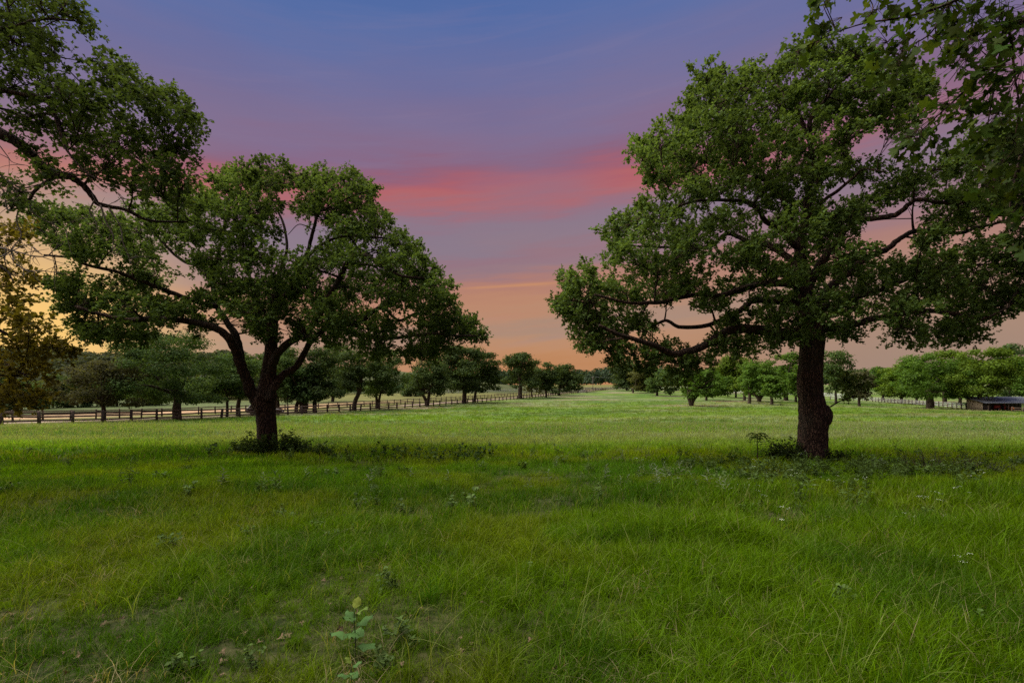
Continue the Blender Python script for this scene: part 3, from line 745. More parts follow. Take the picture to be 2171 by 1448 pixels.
# ------------------------------------------------------------------ oak leaning in over the camera from the right: big near leaves at the top right
YB = 4.4
b0 = np.array([6.6, 1.2, float(zg(6.6, 1.2))])
oak_b = thing('post_oak', 'near oak branches with large lobed leaves hanging in at the top right corner', 'tree', b0)
kB = YB / F
tp = np.array([[6.6, 1.2, b0[2] - .15], [6.6, 1.2, .3], [6.55, 1.3, 1.5], [6.5, 1.3, 3.0], [6.3, 1.2, 4.6], [6.1, 1.0, 6.2], [6.0, .8, 7.8], [6, .6, 9.2]]); trd = np.array([.48, .40, .35, .32, .28, .22, .15, .08])
tipw = lambda u, v, d=0.0: P(u, v, YB + d)
LBm = [
 (np.array([[6.4, 1.25, 3.6], [6.0, 2.4, 4.6], tipw(2330, -80, .2), tipw(2240, 0, 0), tipw(2180, 40), tipw(2140, 60), tipw(2125, 100), tipw(2090, 150), tipw(2040, 200), tipw(1990, 245), tipw(1940, 290)]), np.array([.10, .07, .04, .03, .024, .02, .016, .011, .008, .006, .004])),
 (np.array([[6.3, 1.25, 4.4], [5.4, 2.6, 5.4], tipw(2190, -130, -.1), tipw(2060, -20), tipw(1980, 20), tipw(1905, 40), tipw(1835, 50), tipw(1760, 75), tipw(1690, 110)]), np.array([.09, .05, .02, .014, .011, .009, .006, .004, .003])),
 (np.array([[6.45, 1.25, 2.9], [6.2, 2.6, 3.4], tipw(2330, 180, .3), tipw(2240, 240, .2), tipw(2180, 300, .2), tipw(2150, 380, .1), tipw(2140, 450, 0)]), np.linspace(.08, .004, 7)),
 (np.array([tipw(2000, 20), tipw(1975, 70), tipw(1930, 100), tipw(1890, 130)]), np.linspace(.008, .003, 4)),
 (np.array([tipw(1830, 50), tipw(1850, 20), tipw(1840, -10)]), np.linspace(.006, .003, 3)),
 (np.array([tipw(2125, 100), tipw(2110, 170), tipw(2100, 230), tipw(2090, 290)]), np.linspace(.010, .003, 4)),
 (np.array([tipw(2140, 70), tipw(2150, 150), tipw(2160, 230), tipw(2150, 300)]), np.linspace(.011, .003, 4)),
 (np.array([[6.1, 1.0, 6.0], [4.2, .2, 7.0], [1.8, -.6, 7.6], [-1.0, -1.6, 7.6], [-3, -2.2, 7.2]]), np.linspace(.16, .02, 5)),
 (np.array([[6.2, 1.1, 5.4], [4.6, -1.4, 6.4], [2.6, -3.6, 6.8], [.5, -6, 6.6]]), np.linspace(.15, .02, 4)),
 (np.array([[6.2, 1.1, 5.0], [7.6, -1.6, 6.4], [9.2, -4, 7.2]]), np.linspace(.15, .03, 3)),
 (np.array([[6.0, .9, 7.4], [4.6, 1.5, 8.2], [3.0, 1.9, 8.6]]), np.linspace(.09, .02, 3))]
BBu = [(-3, -2.2, 7.2), (-1, -1.6, 7.8), (.6, -.8, 7.4), (2, -.6, 8), (3.4, .2, 8.2), (4.6, .6, 8.8), (3, 1.7, 8.4), (2.6, -3.6, 7), (.5, -6, 6.8), (1.6, -4.8, 7.4), (4.4, -2, 7.2), (6, -1, 7.8), (7.6, -2, 7), (9.2, -4, 7.4), (6, .6, 9.6), (7.4, .6, 8.2), (5.2, -.6, 9), (0, -3.2, 8), (-1.6, -3.4, 7), (8.6, -.6, 6.6), (7.5, 2.4, 6.8), (6.4, 2.4, 7.6), (5.2, 2.0, 7.4), (4.2, 1.6, 6.9), (1.4, .9, 7.9)]
blobs_far = [(np.array(p), np.array([1.15, 1.15, .8])) for p in BBu]
co_far = grow_oak(oak_b, LBm, blobs_far, 18, 4, 8, None, .15, (0.060, 0.105, 0.020), trunk=(tp, trd), flare=.25)
# the near leaves: the ones that show largest are single parts
BN = [(1690,112,20,4),(1735,72,22,5),(1762,48,14,3),(1745,12,18,5),(1720,100,14,3),(1850,28,24,7),(1885,40,18,4),(1870,90,30,8),(1900,122,26,7),(1912,92,22,4),(1888,145,20,4),(1940,108,12,2),(2000,22,36,14),(1962,18,24,8),(2050,40,42,20),(2110,40,44,22),(2160,60,44,24),(2060,100,34,12),(2012,70,26,8),(2030,140,30,9),(2000,115,16,4),(2100,150,34,13),(2150,160,44,22),(2080,210,30,10),(2030,200,26,7),(1990,232,22,6),(1960,262,24,7),(1930,292,26,9),(1912,296,16,4),(1970,302,22,6),(2040,250,26,7),(2100,262,30,11),(2160,240,40,18),(2140,300,30,11),(2090,300,16,4),(2120,350,20,6),(2160,380,30,11),(2085,390,16,4),(2150,440,26,9),(2168,500,20,6),(2160,330,30,10),(2200,60,40,14),(2210,200,50,16),(2210,330,40,14),(2110,-30,60,20),(2000,-30,50,14),(1860,-15,30,6),(1740,-12,20,4)]
lp, ltw = [], []
for u, v, r, n_ in BN:
    c = P(u, v, YB + rng.uniform(-.25, .35))
    st = c + np.array([.06, .0, .05]) + rng.normal(size=3) * .02
    for _ in range(int(n_ * 2.1) + 1):
        p = c + rng.normal(size=3) * np.array([.52, .7, .52]) * r * kB
        d = norm(p - st + rng.normal(size=3) * .05 + np.array([-.02, 0, -.05]))
        lp.append((p, d)); ltw.append((st, p))
    # twig from the nearest stem
bt = MB()
allst = np.vstack([spline(l[0], 40) for l in LBm[:7]])
for u, v, r, n_ in BN:
    c = P(u, v, YB); kx = np.argmin(np.linalg.norm(allst - c, axis=1)); st = allst[kx]
    tube(bt, bezier(st, (st + c) / 2 + rng.normal(size=3) * .04, c, 6) - b0, np.linspace(.005, .003, 6), 5)
A_ = np.array([a for a, _ in ltw]); C_ = np.array([c for _, c in ltw])
tubes3(bt, A_ - b0, (A_ + C_) / 2 - b0 + rng.normal(size=A_.shape) * .012, C_ - b0, .0026, .0014)
obj('leaf_stalks', bt, M_BARK, oak_b, kind='stuff')
var = []
for i in range(5):
    m_ = MB(); tv = OAK[0].copy(); tv[:, 2] += rng.normal(size=17) * .03; tv[:16, :2] *= 1 + rng.normal(size=(16, 1)) * .05; tv[:, 0] *= rng.uniform(.9, 1.15)
    m_.add(tv, None, OAK[2], float(rng.uniform(.2, .8))); var.append(m_.mesh('leaf', M_LEAFN))
lp_in = [x for x in lp if -20 < CU + x[0][0] / x[0][1] * F < 2185 and HV - (x[0][2] - CAM_H) / x[0][1] * F > -15]
lp_out = [x for x in lp if not any(x is y for y in lp_in)]
rng.shuffle(lp_in)
def leaf_axes():
    return norm(rng.normal(size=3) * .8 + np.array([0, -.25, .6]))
for i, (p, d) in enumerate(lp_in[:300]):
    o = bpy.data.objects.new('leaf', var[i % 5]); COL.objects.link(o); o.parent = oak_b
    nrm = leaf_axes(); x = norm(np.cross(d, nrm)); nrm = np.cross(x, d); s = rng.uniform(.078, .132)
    o.matrix_local = Matrix([[x[0] * s, d[0] * s, nrm[0] * s, p[0] - b0[0]], [x[1] * s, d[1] * s, nrm[1] * s, p[1] - b0[1]], [x[2] * s, d[2] * s, nrm[2] * s, p[2] - b0[2]], [0, 0, 0, 1]])
    kc = rng.uniform(.75, 1.35); o.color = (0.033 * kc * rng.uniform(.8, 1.3), 0.058 * kc, 0.008 * kc, 1)
rest = lp_in[300:] + lp_out
if rest:
    m_ = MB(); Pp = np.array([x[0] for x in rest]); Dd = np.array([x[1] for x in rest])
    leaves(m_, OAK, Pp - b0, Dd, np.array([leaf_axes() for _ in rest]), rng.uniform(.078, .132, len(rest)))
    o = obj('leaves', m_, M_LEAFN, oak_b, kind='stuff'); o.color = (0.034, 0.060, 0.009, 1)

# ------------------------------------------------------------------ middle-distance trees, each one its own thing
def bg_tree(name, label, bu, Y, uL, uR, vT, vB, color, trunks=((0, 0, 1.0),), tw=None, clump=.27, dens=1.0, group=None, limbs_n=6, lo=0.85, cat='tree', fork=None):
    """base at photo column bu and depth Y; crown spans columns uL..uR, rows vT..vB.
    trunks: (offset at base, offset at crown, thickness share)."""
    base = gpt(bu, Y); root = thing(name, label, cat, base, 0, group)
    k = Y / F
    cx = ((uL + uR) / 2 - CU) * k - base[0]; W = (uR - uL) / 2 * k * 1.12
    zt = CAM_H - (vT - HV) * k - base[2]; zb = CAM_H - (vB + 4 - HV) * k - base[2]
    Hc = (zt - zb) / 2; zc = (zt + zb) / 2
    D = W * .9
    tw = (tw if tw else 8) * k / 2
    # clumps over an uneven crown
    nb = int(30 + 18 * dens)
    zz = rng.uniform(-lo, .9, nb); aa = rng.uniform(0, 2 * np.pi, nb)
    wr = np.where(zz > 0, np.sqrt(1 - np.abs(zz) ** 2.2), 1 - .28 * np.abs(zz) ** 2) * np.sqrt(rng.uniform(.12, 1, nb)) * (.82 + .16 * np.sin(2 * aa + rng.uniform(0, 6)) + .14 * np.sin(3 * aa + rng.uniform(0, 6)))
    bc = np.stack([np.cos(aa) * wr * W, np.sin(aa) * wr * D, zz * Hc], 1) + [cx, 0, zc]
    br = clump * rng.uniform(.45, 1.35, len(bc)) * min(W, Hc * 1.2)
    bc[:, 2] = np.clip(bc[:, 2], zb + br * .25, zt - br * .6)
    tb = MB()
    tz = zb + Hc * .45 if fork is None else fork
    for (o0, o1, sh) in trunks:
        p = spline(np.array([[o0 * k, 0, -.2], [o0 * k + (o1 - o0) * k * .25 + rng.normal() * .05, 0, tz * .33], [o0 * k + (o1 - o0) * k * .8 + rng.normal() * .08, 0, tz * .7], [o1 * k + cx * .25, 0, tz]]), 14)
        tube(tb, p, tw * sh * np.interp(np.linspace(0, 1, len(p)), [0, .08, .5, 1], [1.35, 1.05, .92, .7]), 9, wob=.12)
        top = p[-1]
        idx = rng.permutation(len(bc))[:limbs_n]
        for i in idx:
            e = bc[i]; s = p[rng.integers(len(p) * 6 // 10, len(p))]
            mid = (s + e) / 2 + np.array([0, 0, .10 * np.linalg.norm(e - s)]) * (1 if e[2] > s[2] else .5) + rng.normal(size=3) * .05 * np.linalg.norm(e - s)
            bz = bezier(s, mid, e, 7); tube(tb, bz, np.linspace(tw * sh * .5, tw * .1, 7), 6)
    obj('trunk', tb, M_BARKF, root)
    px = Y / 512.0
    ls = max(.17, px * 1.35)
    cr = MB()
    for c, r in zip(bc, br):
        n = int(min(800, 9.5 * (r / ls) ** 2))
        dd = rdir(n); dd[:, 2] = dd[:, 2] * .8 + .15
        pos = c + dd * r * np.array([1.25, 1.15, .72]) * (rng.random((n, 1)) ** .36) * rng.uniform(.8, 1.25, (n, 1))
        nn = norm(dd * .8 + rdir(n) * .6 + [0, 0, .45])
        leaves(cr, CARD, pos, norm(np.cross(nn, rdir(n))), nn, ls * rng.uniform(.6, 1.35, n))
    # inner fill so the crown is not hollow
    n = int(420 * dens); dd = rdir(n)
    pos = dd * (rng.random((n, 1)) ** .5) * np.array([W, D, Hc]) * .62 + [cx, 0, zc]
    leaves(cr, CARD, pos, rdir(n), norm(rdir(n) + [0, 0, .3]), ls * 1.5)
    c = obj('crown', cr, M_LEAF, root, kind='stuff'); c.color = (*color, 1)
    return root

OAKD = (0.046, 0.076, 0.022); OAKM = (0.062, 0.108, 0.028); PEC = (0.066, 0.132, 0.016); PECY = (0.084, 0.140, 0.013); OLI = (0.085, 0.095, 0.028); RED = (0.060, 0.062, 0.028); DGR = (0.054, 0.098, 0.027)
GL = 'oaks along the lane'; GR = 'trees of the grove on the right'
bg_tree('oak_tree', 'small round-crowned tree behind the fence post nearest its thin trunk, far left', 219, 55.5, 128, 292, 763, 862, RED, tw=9, group=GL, limbs_n=9, clump=.27)
bg_tree('oak_tree', 'large green tree with a thick pale trunk behind the fence, left of the forked oak', 376, 62, 240, 482, 705, 862, DGR, tw=17, group=GL, dens=1.5, clump=.24)
bg_tree('oak_tree', 'slim-trunked tree behind the fence just left of the parked car', 481, 70, 432, 520, 775, 848, OAKM, tw=6, group=GL)
bg_tree('oak_tree', 'second slim tree left of the parked car, its trunk the thicker of the pair', 505, 73, 470, 560, 750, 846, OAKM, tw=9, group=GL)
bg_tree('oak_tree', 'tree mostly hidden behind the trunk of the forked oak, right of the parked car', 588, 82, 540, 645, 735, 846, OAKM, tw=9, group=GL)
bg_tree('sapling', 'thin straight sapling with a bare stem between forked oak and the clump of trunks', 609, 80, 596, 622, 800, 850, OAKM, tw=2.4, group=GL, limbs_n=2, dens=.4)
bg_tree('oak_tree', 'dark tree with a cluster of three trunks behind the fence', 640, 83, 596, 684, 768, 852, DGR, ((-12, -8, .8), (0, 0, 1.2), (6, 9, 1.0)), tw=10, group=GL, dens=1.2)
bg_tree('oak_tree', 'single thick-trunked dark tree right of the three-trunked one', 667, 84, 640, 728, 735, 850, OAKD, tw=9, group=GL)
bg_tree('oak_tree', 'tree standing alone in the field beyond the lane, right of the thick-trunked tree', 705, 138, 664, 748, 728, 838, DGR, tw=6.5, group=GL)
bg_tree('oak_tree', 'tree with a curved leaning trunk behind the fence', 750, 92, 698, 812, 745, 832, OAKD, ((0, 14, 1.0),), tw=10, group=GL, dens=1.2)
bg_tree('oak_tree', 'two-stemmed tree with a brighter green right side', 800, 99, 766, 862, 738, 838, OAKM, ((-2, -3, 1.0), (0, 9, .9)), tw=6, group=GL, dens=1.3)
bg_tree('oak_tree', 'small far tree in the field left of the V-trunked tree', 870, 185, 848, 900, 792, 838, OAKD, tw=4, group=GL)
bg_tree('oak_tree', 'round dark tree whose trunk splits in a V behind the fence', 905, 113, 860, 962, 762, 838, OAKD, ((0, -11, .9), (1, 5, .9)), tw=8, group=GL, dens=1.3)
bg_tree('oak_tree', 'tallest tree of the lane row, a stout dark trunk at mid row', 984, 128, 924, 1030, 732, 832, OAKD, tw=10, group=GL, dens=1.3)
bg_tree('oak_tree', 'slender leaning tree just right of the tallest lane tree', 1006, 134, 992, 1062, 748, 832, OAKD, ((0, 5, 1.0),), tw=6, group=GL, dens=1.1)
bg_tree('oak_tree', 'ragged-topped oak with a stout pale trunk toward the far end of the lane', 1103, 163, 1060, 1150, 748, 824, OAKD, tw=9.5, group=GL, dens=1.0, clump=.24)
bg_tree('oak_tree', 'thin yellowish tree tucked behind the ragged-topped oak', 1127, 182, 1105, 1150, 778, 830, OLI, tw=3.5, group=GL, dens=.8)
bg_tree('oak_tree', 'dark-trunked tree standing on the pasture side of the fence', 1158, 172, 1130, 1190, 768, 826, OAKD, tw=4.5, group=GL)
bg_tree('oak_tree', 'low round tree at the far end of the lane row', 1186, 192, 1158, 1226, 772, 830, OAKD, tw=5.5, group=GL, dens=1.1)
# right of the gap
bg_tree('oak_tree', 'far dark tree at the left end of the right-hand grove', 1329, 262, 1290, 1372, 762, 824, OAKD, tw=4, group=GR, dens=1.0)
bg_tree('oak_tree', 'olive dome-shaped tree at the left end of the right-hand grove', 1342, 225, 1333, 1388, 778, 828, OLI, tw=4, group=GR)
bg_tree('oak_tree', 'grey-green tree with a pale trunk behind the low oak limb', 1393, 190, 1366, 1442, 780, 832, OAKM, tw=5, group=GR)
bg_tree('pecan_tree', 'vase-shaped tree with a short trunk standing foremost of the grove', 1465, 112, 1438, 1524, 782, 842, PEC, ((0, -9, .7), (0, 3, .8), (1, 14, .7)), tw=9, group=GR, limbs_n=8, dens=1.2)
bg_tree('pecan_tree', 'green tree just right of the vase-shaped tree', 1497, 146, 1476, 1552, 786, 838, PEC, tw=5, group=GR)
bg_tree('pecan_tree', 'small far tree deep in the grove behind the vase-shaped tree', 1509, 215, 1492, 1545, 780, 828, PEC, tw=4, group=GR)
bg_tree('pecan_tree', 'tall yellow-green tree in the middle of the grove', 1560, 176, 1512, 1596, 752, 832, PECY, tw=4, group=GR, dens=1.1)
bg_tree('pecan_tree', 'yellowish tree with a dark trunk left of the many-limbed tree', 1578, 150, 1562, 1606, 778, 838, PECY, tw=6, group=GR)
bg_tree('pecan_tree', 'straight pale-trunked tree in front and left of the many-limbed tree', 1588, 126, 1572, 1622, 772, 838, PEC, tw=7, group=GR)
bg_tree('pecan_tree', 'many-limbed spreading tree seen between two straight trunks', 1609, 138, 1576, 1664, 762, 838, PEC, ((0, -14, .6), (-1, -6, .6), (1, 5, .6), (1, 16, .6)), tw=9, group=GR, limbs_n=6, dens=1.2)
bg_tree('pecan_tree', 'low bushy tree on a straight trunk, right of the many-limbed tree', 1636, 118, 1616, 1664, 796, 842, PEC, tw=6.5, group=GR)
bg_tree('pecan_tree', 'tall thick-trunked tree left of the burled oak trunk', 1666, 158, 1638, 1702, 746, 836, PEC, tw=9, group=GR, dens=1.2)
bg_tree('pecan_tree', 'tree half hidden by the left edge of the burled oak trunk', 1687, 142, 1664, 1716, 772, 838, PEC, tw=5, group=GR)
bg_tree('pecan_tree', 'thin-topped tree just right of the burled oak trunk', 1772, 142, 1736, 1822, 742, 842, OAKM, tw=5, group=GR, dens=.8, clump=.22)
bg_tree('oak_tree', 'dull reddish-green tree on a thin bare trunk right of the burled oak', 1822, 118, 1794, 1852, 788, 842, RED, tw=5.5, group=GR)
bg_tree('pecan_tree', 'low wide tree behind the thin bare trunk, by the dark post fence', 1872, 168, 1834, 1908, 778, 838, PEC, tw=5, group=GR)
bg_tree('pecan_tree', 'yellow-green tree left of the stoutest trunk on the right', 1911, 150, 1868, 1940, 770, 838, PECY, tw=6, group=GR)
bg_tree('pecan_tree', 'green tree close against the left side of the stoutest trunk', 1943, 140, 1908, 1982, 754, 840, PEC, tw=5, group=GR)
bg_tree('pecan_tree', 'wide tree with the stoutest trunk of the right-hand grove', 1972, 114, 1902, 2052, 748, 844, PEC, tw=14, group=GR, dens=1.6, clump=.24)
bg_tree('pecan_tree', 'tree behind the dark post fence right of the stoutest trunk', 2003, 150, 1978, 2052, 742, 842, PECY, tw=8, group=GR)
bg_tree('pecan_tree', 'small-trunked tree near the right end of the dark post fence', 2036, 135, 2010, 2076, 756, 844, PEC, tw=6, group=GR)
bg_tree('pecan_tree', 'broad bright tree overhanging the left end of the shed', 2077, 110, 2018, 2150, 738, 842, PECY, tw=10, group=GR, dens=1.5, clump=.24)
bg_tree('pecan_tree', 'blue-green tree rising behind the shed roof', 2140, 140, 2096, 2190, 728, 842, DGR, tw=8, group=GR, dens=1.2)
bg_tree('pecan_tree', 'green tree at the right frame edge beyond the shed', 2205, 128, 2150, 2262, 745, 842, PEC, tw=8, group=GR, dens=1.2)
# bushy trees along the far side of the left field
BU = (0.062, 0.100, 0.032); GB = 'bushy trees at the back of the left field'
for bu, Y, a, b_, t_, c_, lab in [
    (-20, 92, -70, 40, 782, BU, 'bushy tree at the back of the field, cut by the left frame edge'),
    (38, 95, 8, 78, 800, (0.075, 0.12, 0.03), 'bright bush under the hanging oak foliage at the far left'),
    (75, 98, 50, 108, 818, (0.085, 0.135, 0.035), 'palest low bush at the back of the left field'),
    (112, 104, 92, 150, 792, BU, 'bushy tree just left of the small round-crowned tree'),
    (165, 108, 140, 205, 806, OAKM, 'dark bush behind the left half of the small round-crowned tree'),
    (248, 112, 205, 290, 800, OAKM, 'bush behind the right half of the small round-crowned tree'),
    (318, 118, 282, 352, 790, BU, 'pale-topped bushy tree left of the thick pale trunk'),
    (420, 134, 388, 470, 800, OAKM, 'dark bushy tree right of the thick pale trunk')]:
    bg_tree('bushy_tree', lab, bu, Y, a, b_, t_, HV + F * (CAM_H - float(zg((bu - CU) / F * Y, Y))) / Y - 3, c_, tw=4, group=GB, lo=.95, dens=1.1, clump=.27)

# ------------------------------------------------------------------ far woods: one mass each
def woods(name, pts, heights, widths, color, label, per=520, ls=.8):
    cr = MB()
    for (x, y, z), h, w in zip(pts, heights, widths):
        n = per; dd = rdir(n); dd[:, 2] = np.abs(dd[:, 2]) * 1.1 - .25
        pos = np.array([x, y, z + h * .42]) + dd * np.array([w, w, h * .58]) * rng.uniform(.72, 1.05, (n, 1))
        nn = norm(dd + rdir(n) * .6 + [0, 0, .3])
        leaves(cr, CARD, pos, norm(np.cross(nn, rdir(n))), nn, ls * rng.uniform(.7, 1.4, n))
    o = obj(name, cr, M_LEAF, kind='stuff'); o.color = (*color, 1); o['label'] = label
    return o
pts, hs, ws = [], [], []
for i in range(330):
    y = rng.uniform(150, 340); x = rng.uniform(-1.12, -.42) * y
    pts.append((x, y, float(hill_z(x, y)))); hs.append(rng.uniform(7, 11)); ws.append(rng.uniform(5, 8))
woods('woodland', pts, hs, ws, (0.050, 0.062, 0.030), 'hazy wooded hill on the left skyline', 240, 1.15)
pts, hs, ws = [], [], []
for u in np.arange(380, 900, 9.0):
    Y = 150 + (u - 380) * .16 + rng.uniform(-4, 8); g = gpt(u, Y)
    pts.append(g); hs.append(rng.uniform(2.6, 6.5)); ws.append(rng.uniform(2.2, 3.4))
woods('hedgerow', pts, hs, ws, (0.045, 0.085, 0.035), 'low green hedge at the back of the left field', 260, .55)
pts, hs, ws = [], [], []
for u in np.arange(860, 1420, 9.0):
    Y = rng.uniform(330, 400); g = gpt(u, Y); top = np.interp(u, [860, 1000, 1200, 1230, 1300, 1420], [786, 782, 780, 783, 774, 774])
    pts.append(g); hs.append((CAM_H - (top - HV) / F * Y - g[2]) * rng.uniform(.85, 1.08)); ws.append(rng.uniform(6, 9))
woods('distant_wood', pts, hs, ws, (0.036, 0.060, 0.032), 'dark far-off wood closing the pasture between the two oaks', 380, 1.3)
pts, hs, ws = [], [], []
for u in np.arange(1420, 2300, 10.0):
    Y = rng.uniform(270, 330); g = gpt(u, Y); top = np.interp(u, [1420, 1500, 1700, 1900, 2100], [790, 780, 776, 782, 770])
    pts.append(g); hs.append((CAM_H - (top - HV) / F * Y - g[2]) * rng.uniform(.85, 1.12)); ws.append(rng.uniform(5, 8))
woods('distant_wood', pts, hs, ws, (0.045, 0.078, 0.030), 'far-off wood behind the right-hand grove', 340, 1.1)

# ------------------------------------------------------------------ fences
def prism_post(w, h, name, mat, round_=True):
    m_ = MB()
    tube(m_, [[0, 0, -.3], [0, 0, h * .5], [0, 0, h - .03], [0, 0, h]], [w * .53, w * .5, w * .49, w * .40], 8, wob=.10)
    return m_.mesh(name, mat, smooth=False)
def make_fence(label, line, spacing_pts, post_w, post_h, rail_zs, rail_t, part_n, mpost, mrail, name='rail_fence', rz_jit=True):
    """spacing_pts: list of xy points of the posts; posts and rails are parts; those past part_n are joined."""
    p0 = spacing_pts[0]; base = np.array([p0[0], p0[1], float(zg(*p0))])
    root = thing(name, label, 'fence', base)
    pms = [prism_post(post_w * s, post_h * h_, 'post', mpost) for s, h_ in ((1, 1), (1.12, .96), (.92, 1.03), (1.03, .99))]
    span = np.linalg.norm(np.array(spacing_pts[1]) - np.array(spacing_pts[0]))
    rm = MB(); box(rm, (0, 0, 0), (1.0, rail_t * .55, rail_t)); rmesh = rm.mesh('rail', mrail, smooth=False)
    far_p, far_r = MB(), MB()
    for i, p in enumerate(spacing_pts):
        z = float(zg(*p)); c = np.array([p[0], p[1], z]) - base
        if i < part_n:
            o = bpy.data.objects.new('post', pms[rng.integers(4)]); COL.objects.link(o); o.parent = root
            o.location = c; o.rotation_euler = (rng.normal() * .045, rng.normal() * .045, rng.uniform(0, 6))
        else:
            tube(far_p, np.array([[0, 0, -.2], [0, 0, post_h]]) + c, [post_w * .5] * 2, 5)
        if i + 1 < len(spacing_pts):
            p2 = spacing_pts[i + 1]; z2 = float(zg(*p2)); e = np.array([p2[0], p2[1], z2]) - base
            for rz in rail_zs:
                a_ = c + [0, 0, rz + rng.normal() * .03]; b_ = e + [0, 0, rz + rng.normal() * .03]
                d = b_ - a_; L = np.linalg.norm(d)
                if i < part_n:
                    o = bpy.data.objects.new('rail', rmesh); COL.objects.link(o); o.parent = root
                    o.location = (a_ + b_) / 2; o.scale = (L + .03, 1, 1)
                    o.rotation_euler = (0, -math.asin(d[2] / L), math.atan2(d[1], d[0]))
                else:
                    tube(far_r, [a_, b_], [rail_t * .5] * 2, 4)
    if far_p.n: obj('far_posts', far_p, mpost, root, kind='stuff'); obj('far_rails', far_r, mrail, root, kind='stuff')
    return root
main_pts = [tuple(fence_xy(k, 0)) for k in range(-4, 92)]
make_fence('dark wooden post and rail fence along the near side of the lane', None, main_pts, .27, 1.28, (1.10, .72, .36), .17, 72, M_WOOD, M_RAIL)
rear_pts = [tuple(fence_xy(k * 1.0 + .3, 13.0)) for k in range(-9, 84)]
make_fence('second wooden rail fence on the far side of the lane', None, rear_pts, .20, 1.2, (1.05, .66), .14, 66, M_WOOD, M_RAIL)
def upts(lst, n):
    P2 = np.array([gpt(u, Y)[:2] for u, Y in lst]); d = np.r_[0, np.cumsum(np.linalg.norm(np.diff(P2, axis=0), axis=1))]
    t = np.linspace(0, d[-1], n); return [(float(np.interp(x, d, P2[:, 0])), float(np.interp(x, d, P2[:, 1]))) for x in t]
make_fence('pale far fence crossing the field behind the lane trees', None, upts([(870, 205), (1000, 225), (1200, 250)], 32), .22, 1.4, (1.3, .75), .13, 60, M_PAINT, M_PAINT, 'board_fence')
make_fence('white board fence at the far end of the pasture below the distant wood', None, upts([(1228, 262), (1330, 285), (1460, 275)], 30), .22, 1.6, (1.45, 1.0, .5), .22, 60, M_WOOD, M_PAINT, 'board_fence')
make_fence('white board fence glimpsed behind the trunks of the right-hand grove', None, upts([(1462, 245), (1560, 225), (1720, 200), (1800, 182)], 46), .22, 1.6, (1.45, 1.0, .5), .22, 60, M_PAINT, M_PAINT, 'board_fence')
make_fence('dark post fence with pale rails right of the burled oak, ending at the shed', None, upts([(1760, 172), (1850, 160), (1925, 140), (2060, 112)], 34), .26, 1.35, (1.15, .75, .38), .13, 60, M_WOOD, M_PAINT, 'rail_fence')
make_fence('short tan rail fence in front of the shed at the right edge', None, upts([(2146, 101), (2180, 99), (2240, 97)], 5), .2, 1.0, (.85, .45), .10, 60, M_WOOD, M_RAIL, 'rail_fence')

# grey metal gate at the far end of the lane
g0 = gpt(1226, 222); gate = thing('farm_gate', 'grey metal gate at the far end of the lane', 'gate', g0)
m_ = MB(); W_ = 3.6
for zz in (.25, .55, .85, 1.15, 1.45): tube(m_, [[0, 0, zz], [W_, 0, zz]], [.05] * 2, 6)
obj('gate_bars', m_, M_GREYM, gate)
m_ = MB()
for xx in (0, W_ / 2, W_): tube(m_, [[xx, .02, .2], [xx, .02, 1.5]], [.05] * 2, 6)
obj('gate_frame', m_, M_GREYM, gate)
for xx in (-.2, W_ + .2):
    m_ = MB(); tube(m_, [[xx, 0, -.3], [xx, 0, 1.9]], [.16, .15], 8); obj('gate_post', m_, M_WOOD, gate)
# utility pole
g0 = gpt(1257, 285); pole = thing('utility_pole', 'thin wooden utility pole before the distant wood', 'pole', g0)
m_ = MB(); tube(m_, [[0, 0, -.5], [0, 0, 7.4]], [.17, .11], 8); obj('shaft', m_, M_DEAD, pole)
m_ = MB(); box(m_, (0, -.16, 6.9), (2.2, .12, .14)); obj('crossarm', m_, M_DEAD, pole)
m_ = MB()
for xx in (-.9, .9): tube(m_, bezier(np.array([xx, -.1, 7.0]), np.array([xx + 30, 10, 5.9]), np.array([xx + 60, 20, 7.0]), 12), [.018] * 12, 4)
obj('wire', m_, M_GREYM, pole)

# ------------------------------------------------------------------ shed
M_TIN = simple_mat('tin_roof', (0.10, 0.11, 0.12), (0.19, 0.20, 0.215), 2.0, .5, .5, .1, .005, .5)
M_TAN = simple_mat('tan_boards', (0.24, 0.19, 0.14), (0.34, 0.28, 0.21), 3.0, .8, .2)
M_DARKW = simple_mat('dark_boards', (0.045, 0.04, 0.04), (0.085, 0.08, 0.08), 3.0, .85, .2)
g0 = gpt(2092, 106); sx = 106 / F
shed = thing('shed', 'low open-fronted shed with a grey metal roof at the right edge', 'shed', g0)
LW, DP = 12.0, 4.6
HF, HBk = 1.75, 2.75        # eave and back height
m_ = MB(); nb = 60                         # corrugated sheets
xs = np.linspace(-1.0, LW, nb * 2 + 1)
for x0_ in range(0, 12):
    pass
for s_ in range(6):
    rm = MB(); a0, a1 = -1.0 + s_ * (LW + 1) / 6 + .004, -1.0 + (s_ + 1) * (LW + 1) / 6 - .004
    xx = np.linspace(a0, a1, 25); zz = .025 * np.sin(np.arange(25) * math.pi / 2)
    v = []
    for dz_ in (0, -.03):
        for (yy, h) in ((-.7, HF - .12), (DP + .3, HBk + .08)):
            v += [[x, yy, h + z + dz_ + s_ % 2 * .008] for x, z in zip(xx, zz)]
    q = [[i, i + 1, 26 + i, 25 + i] for i in range(24)] + [[50 + i + 1, 50 + i, 75 + i, 76 + i] for i in range(24)] + [[50 + i, 51 + i, i + 1, i] for i in range(24)]
    rm.add(v, q); obj('roof_sheet', rm, M_TIN, shed, smooth=False)
for i in range(9):
    m_ = MB(); y0 = .9 + i * .42
    h = HF + (HBk - HF) * (y0 + .2) / DP - .06
    box(m_, (-.0 , y0 + .2, h / 2), (.05, .40, h)); obj('wall_board', m_, M_TAN, shed, smooth=False)
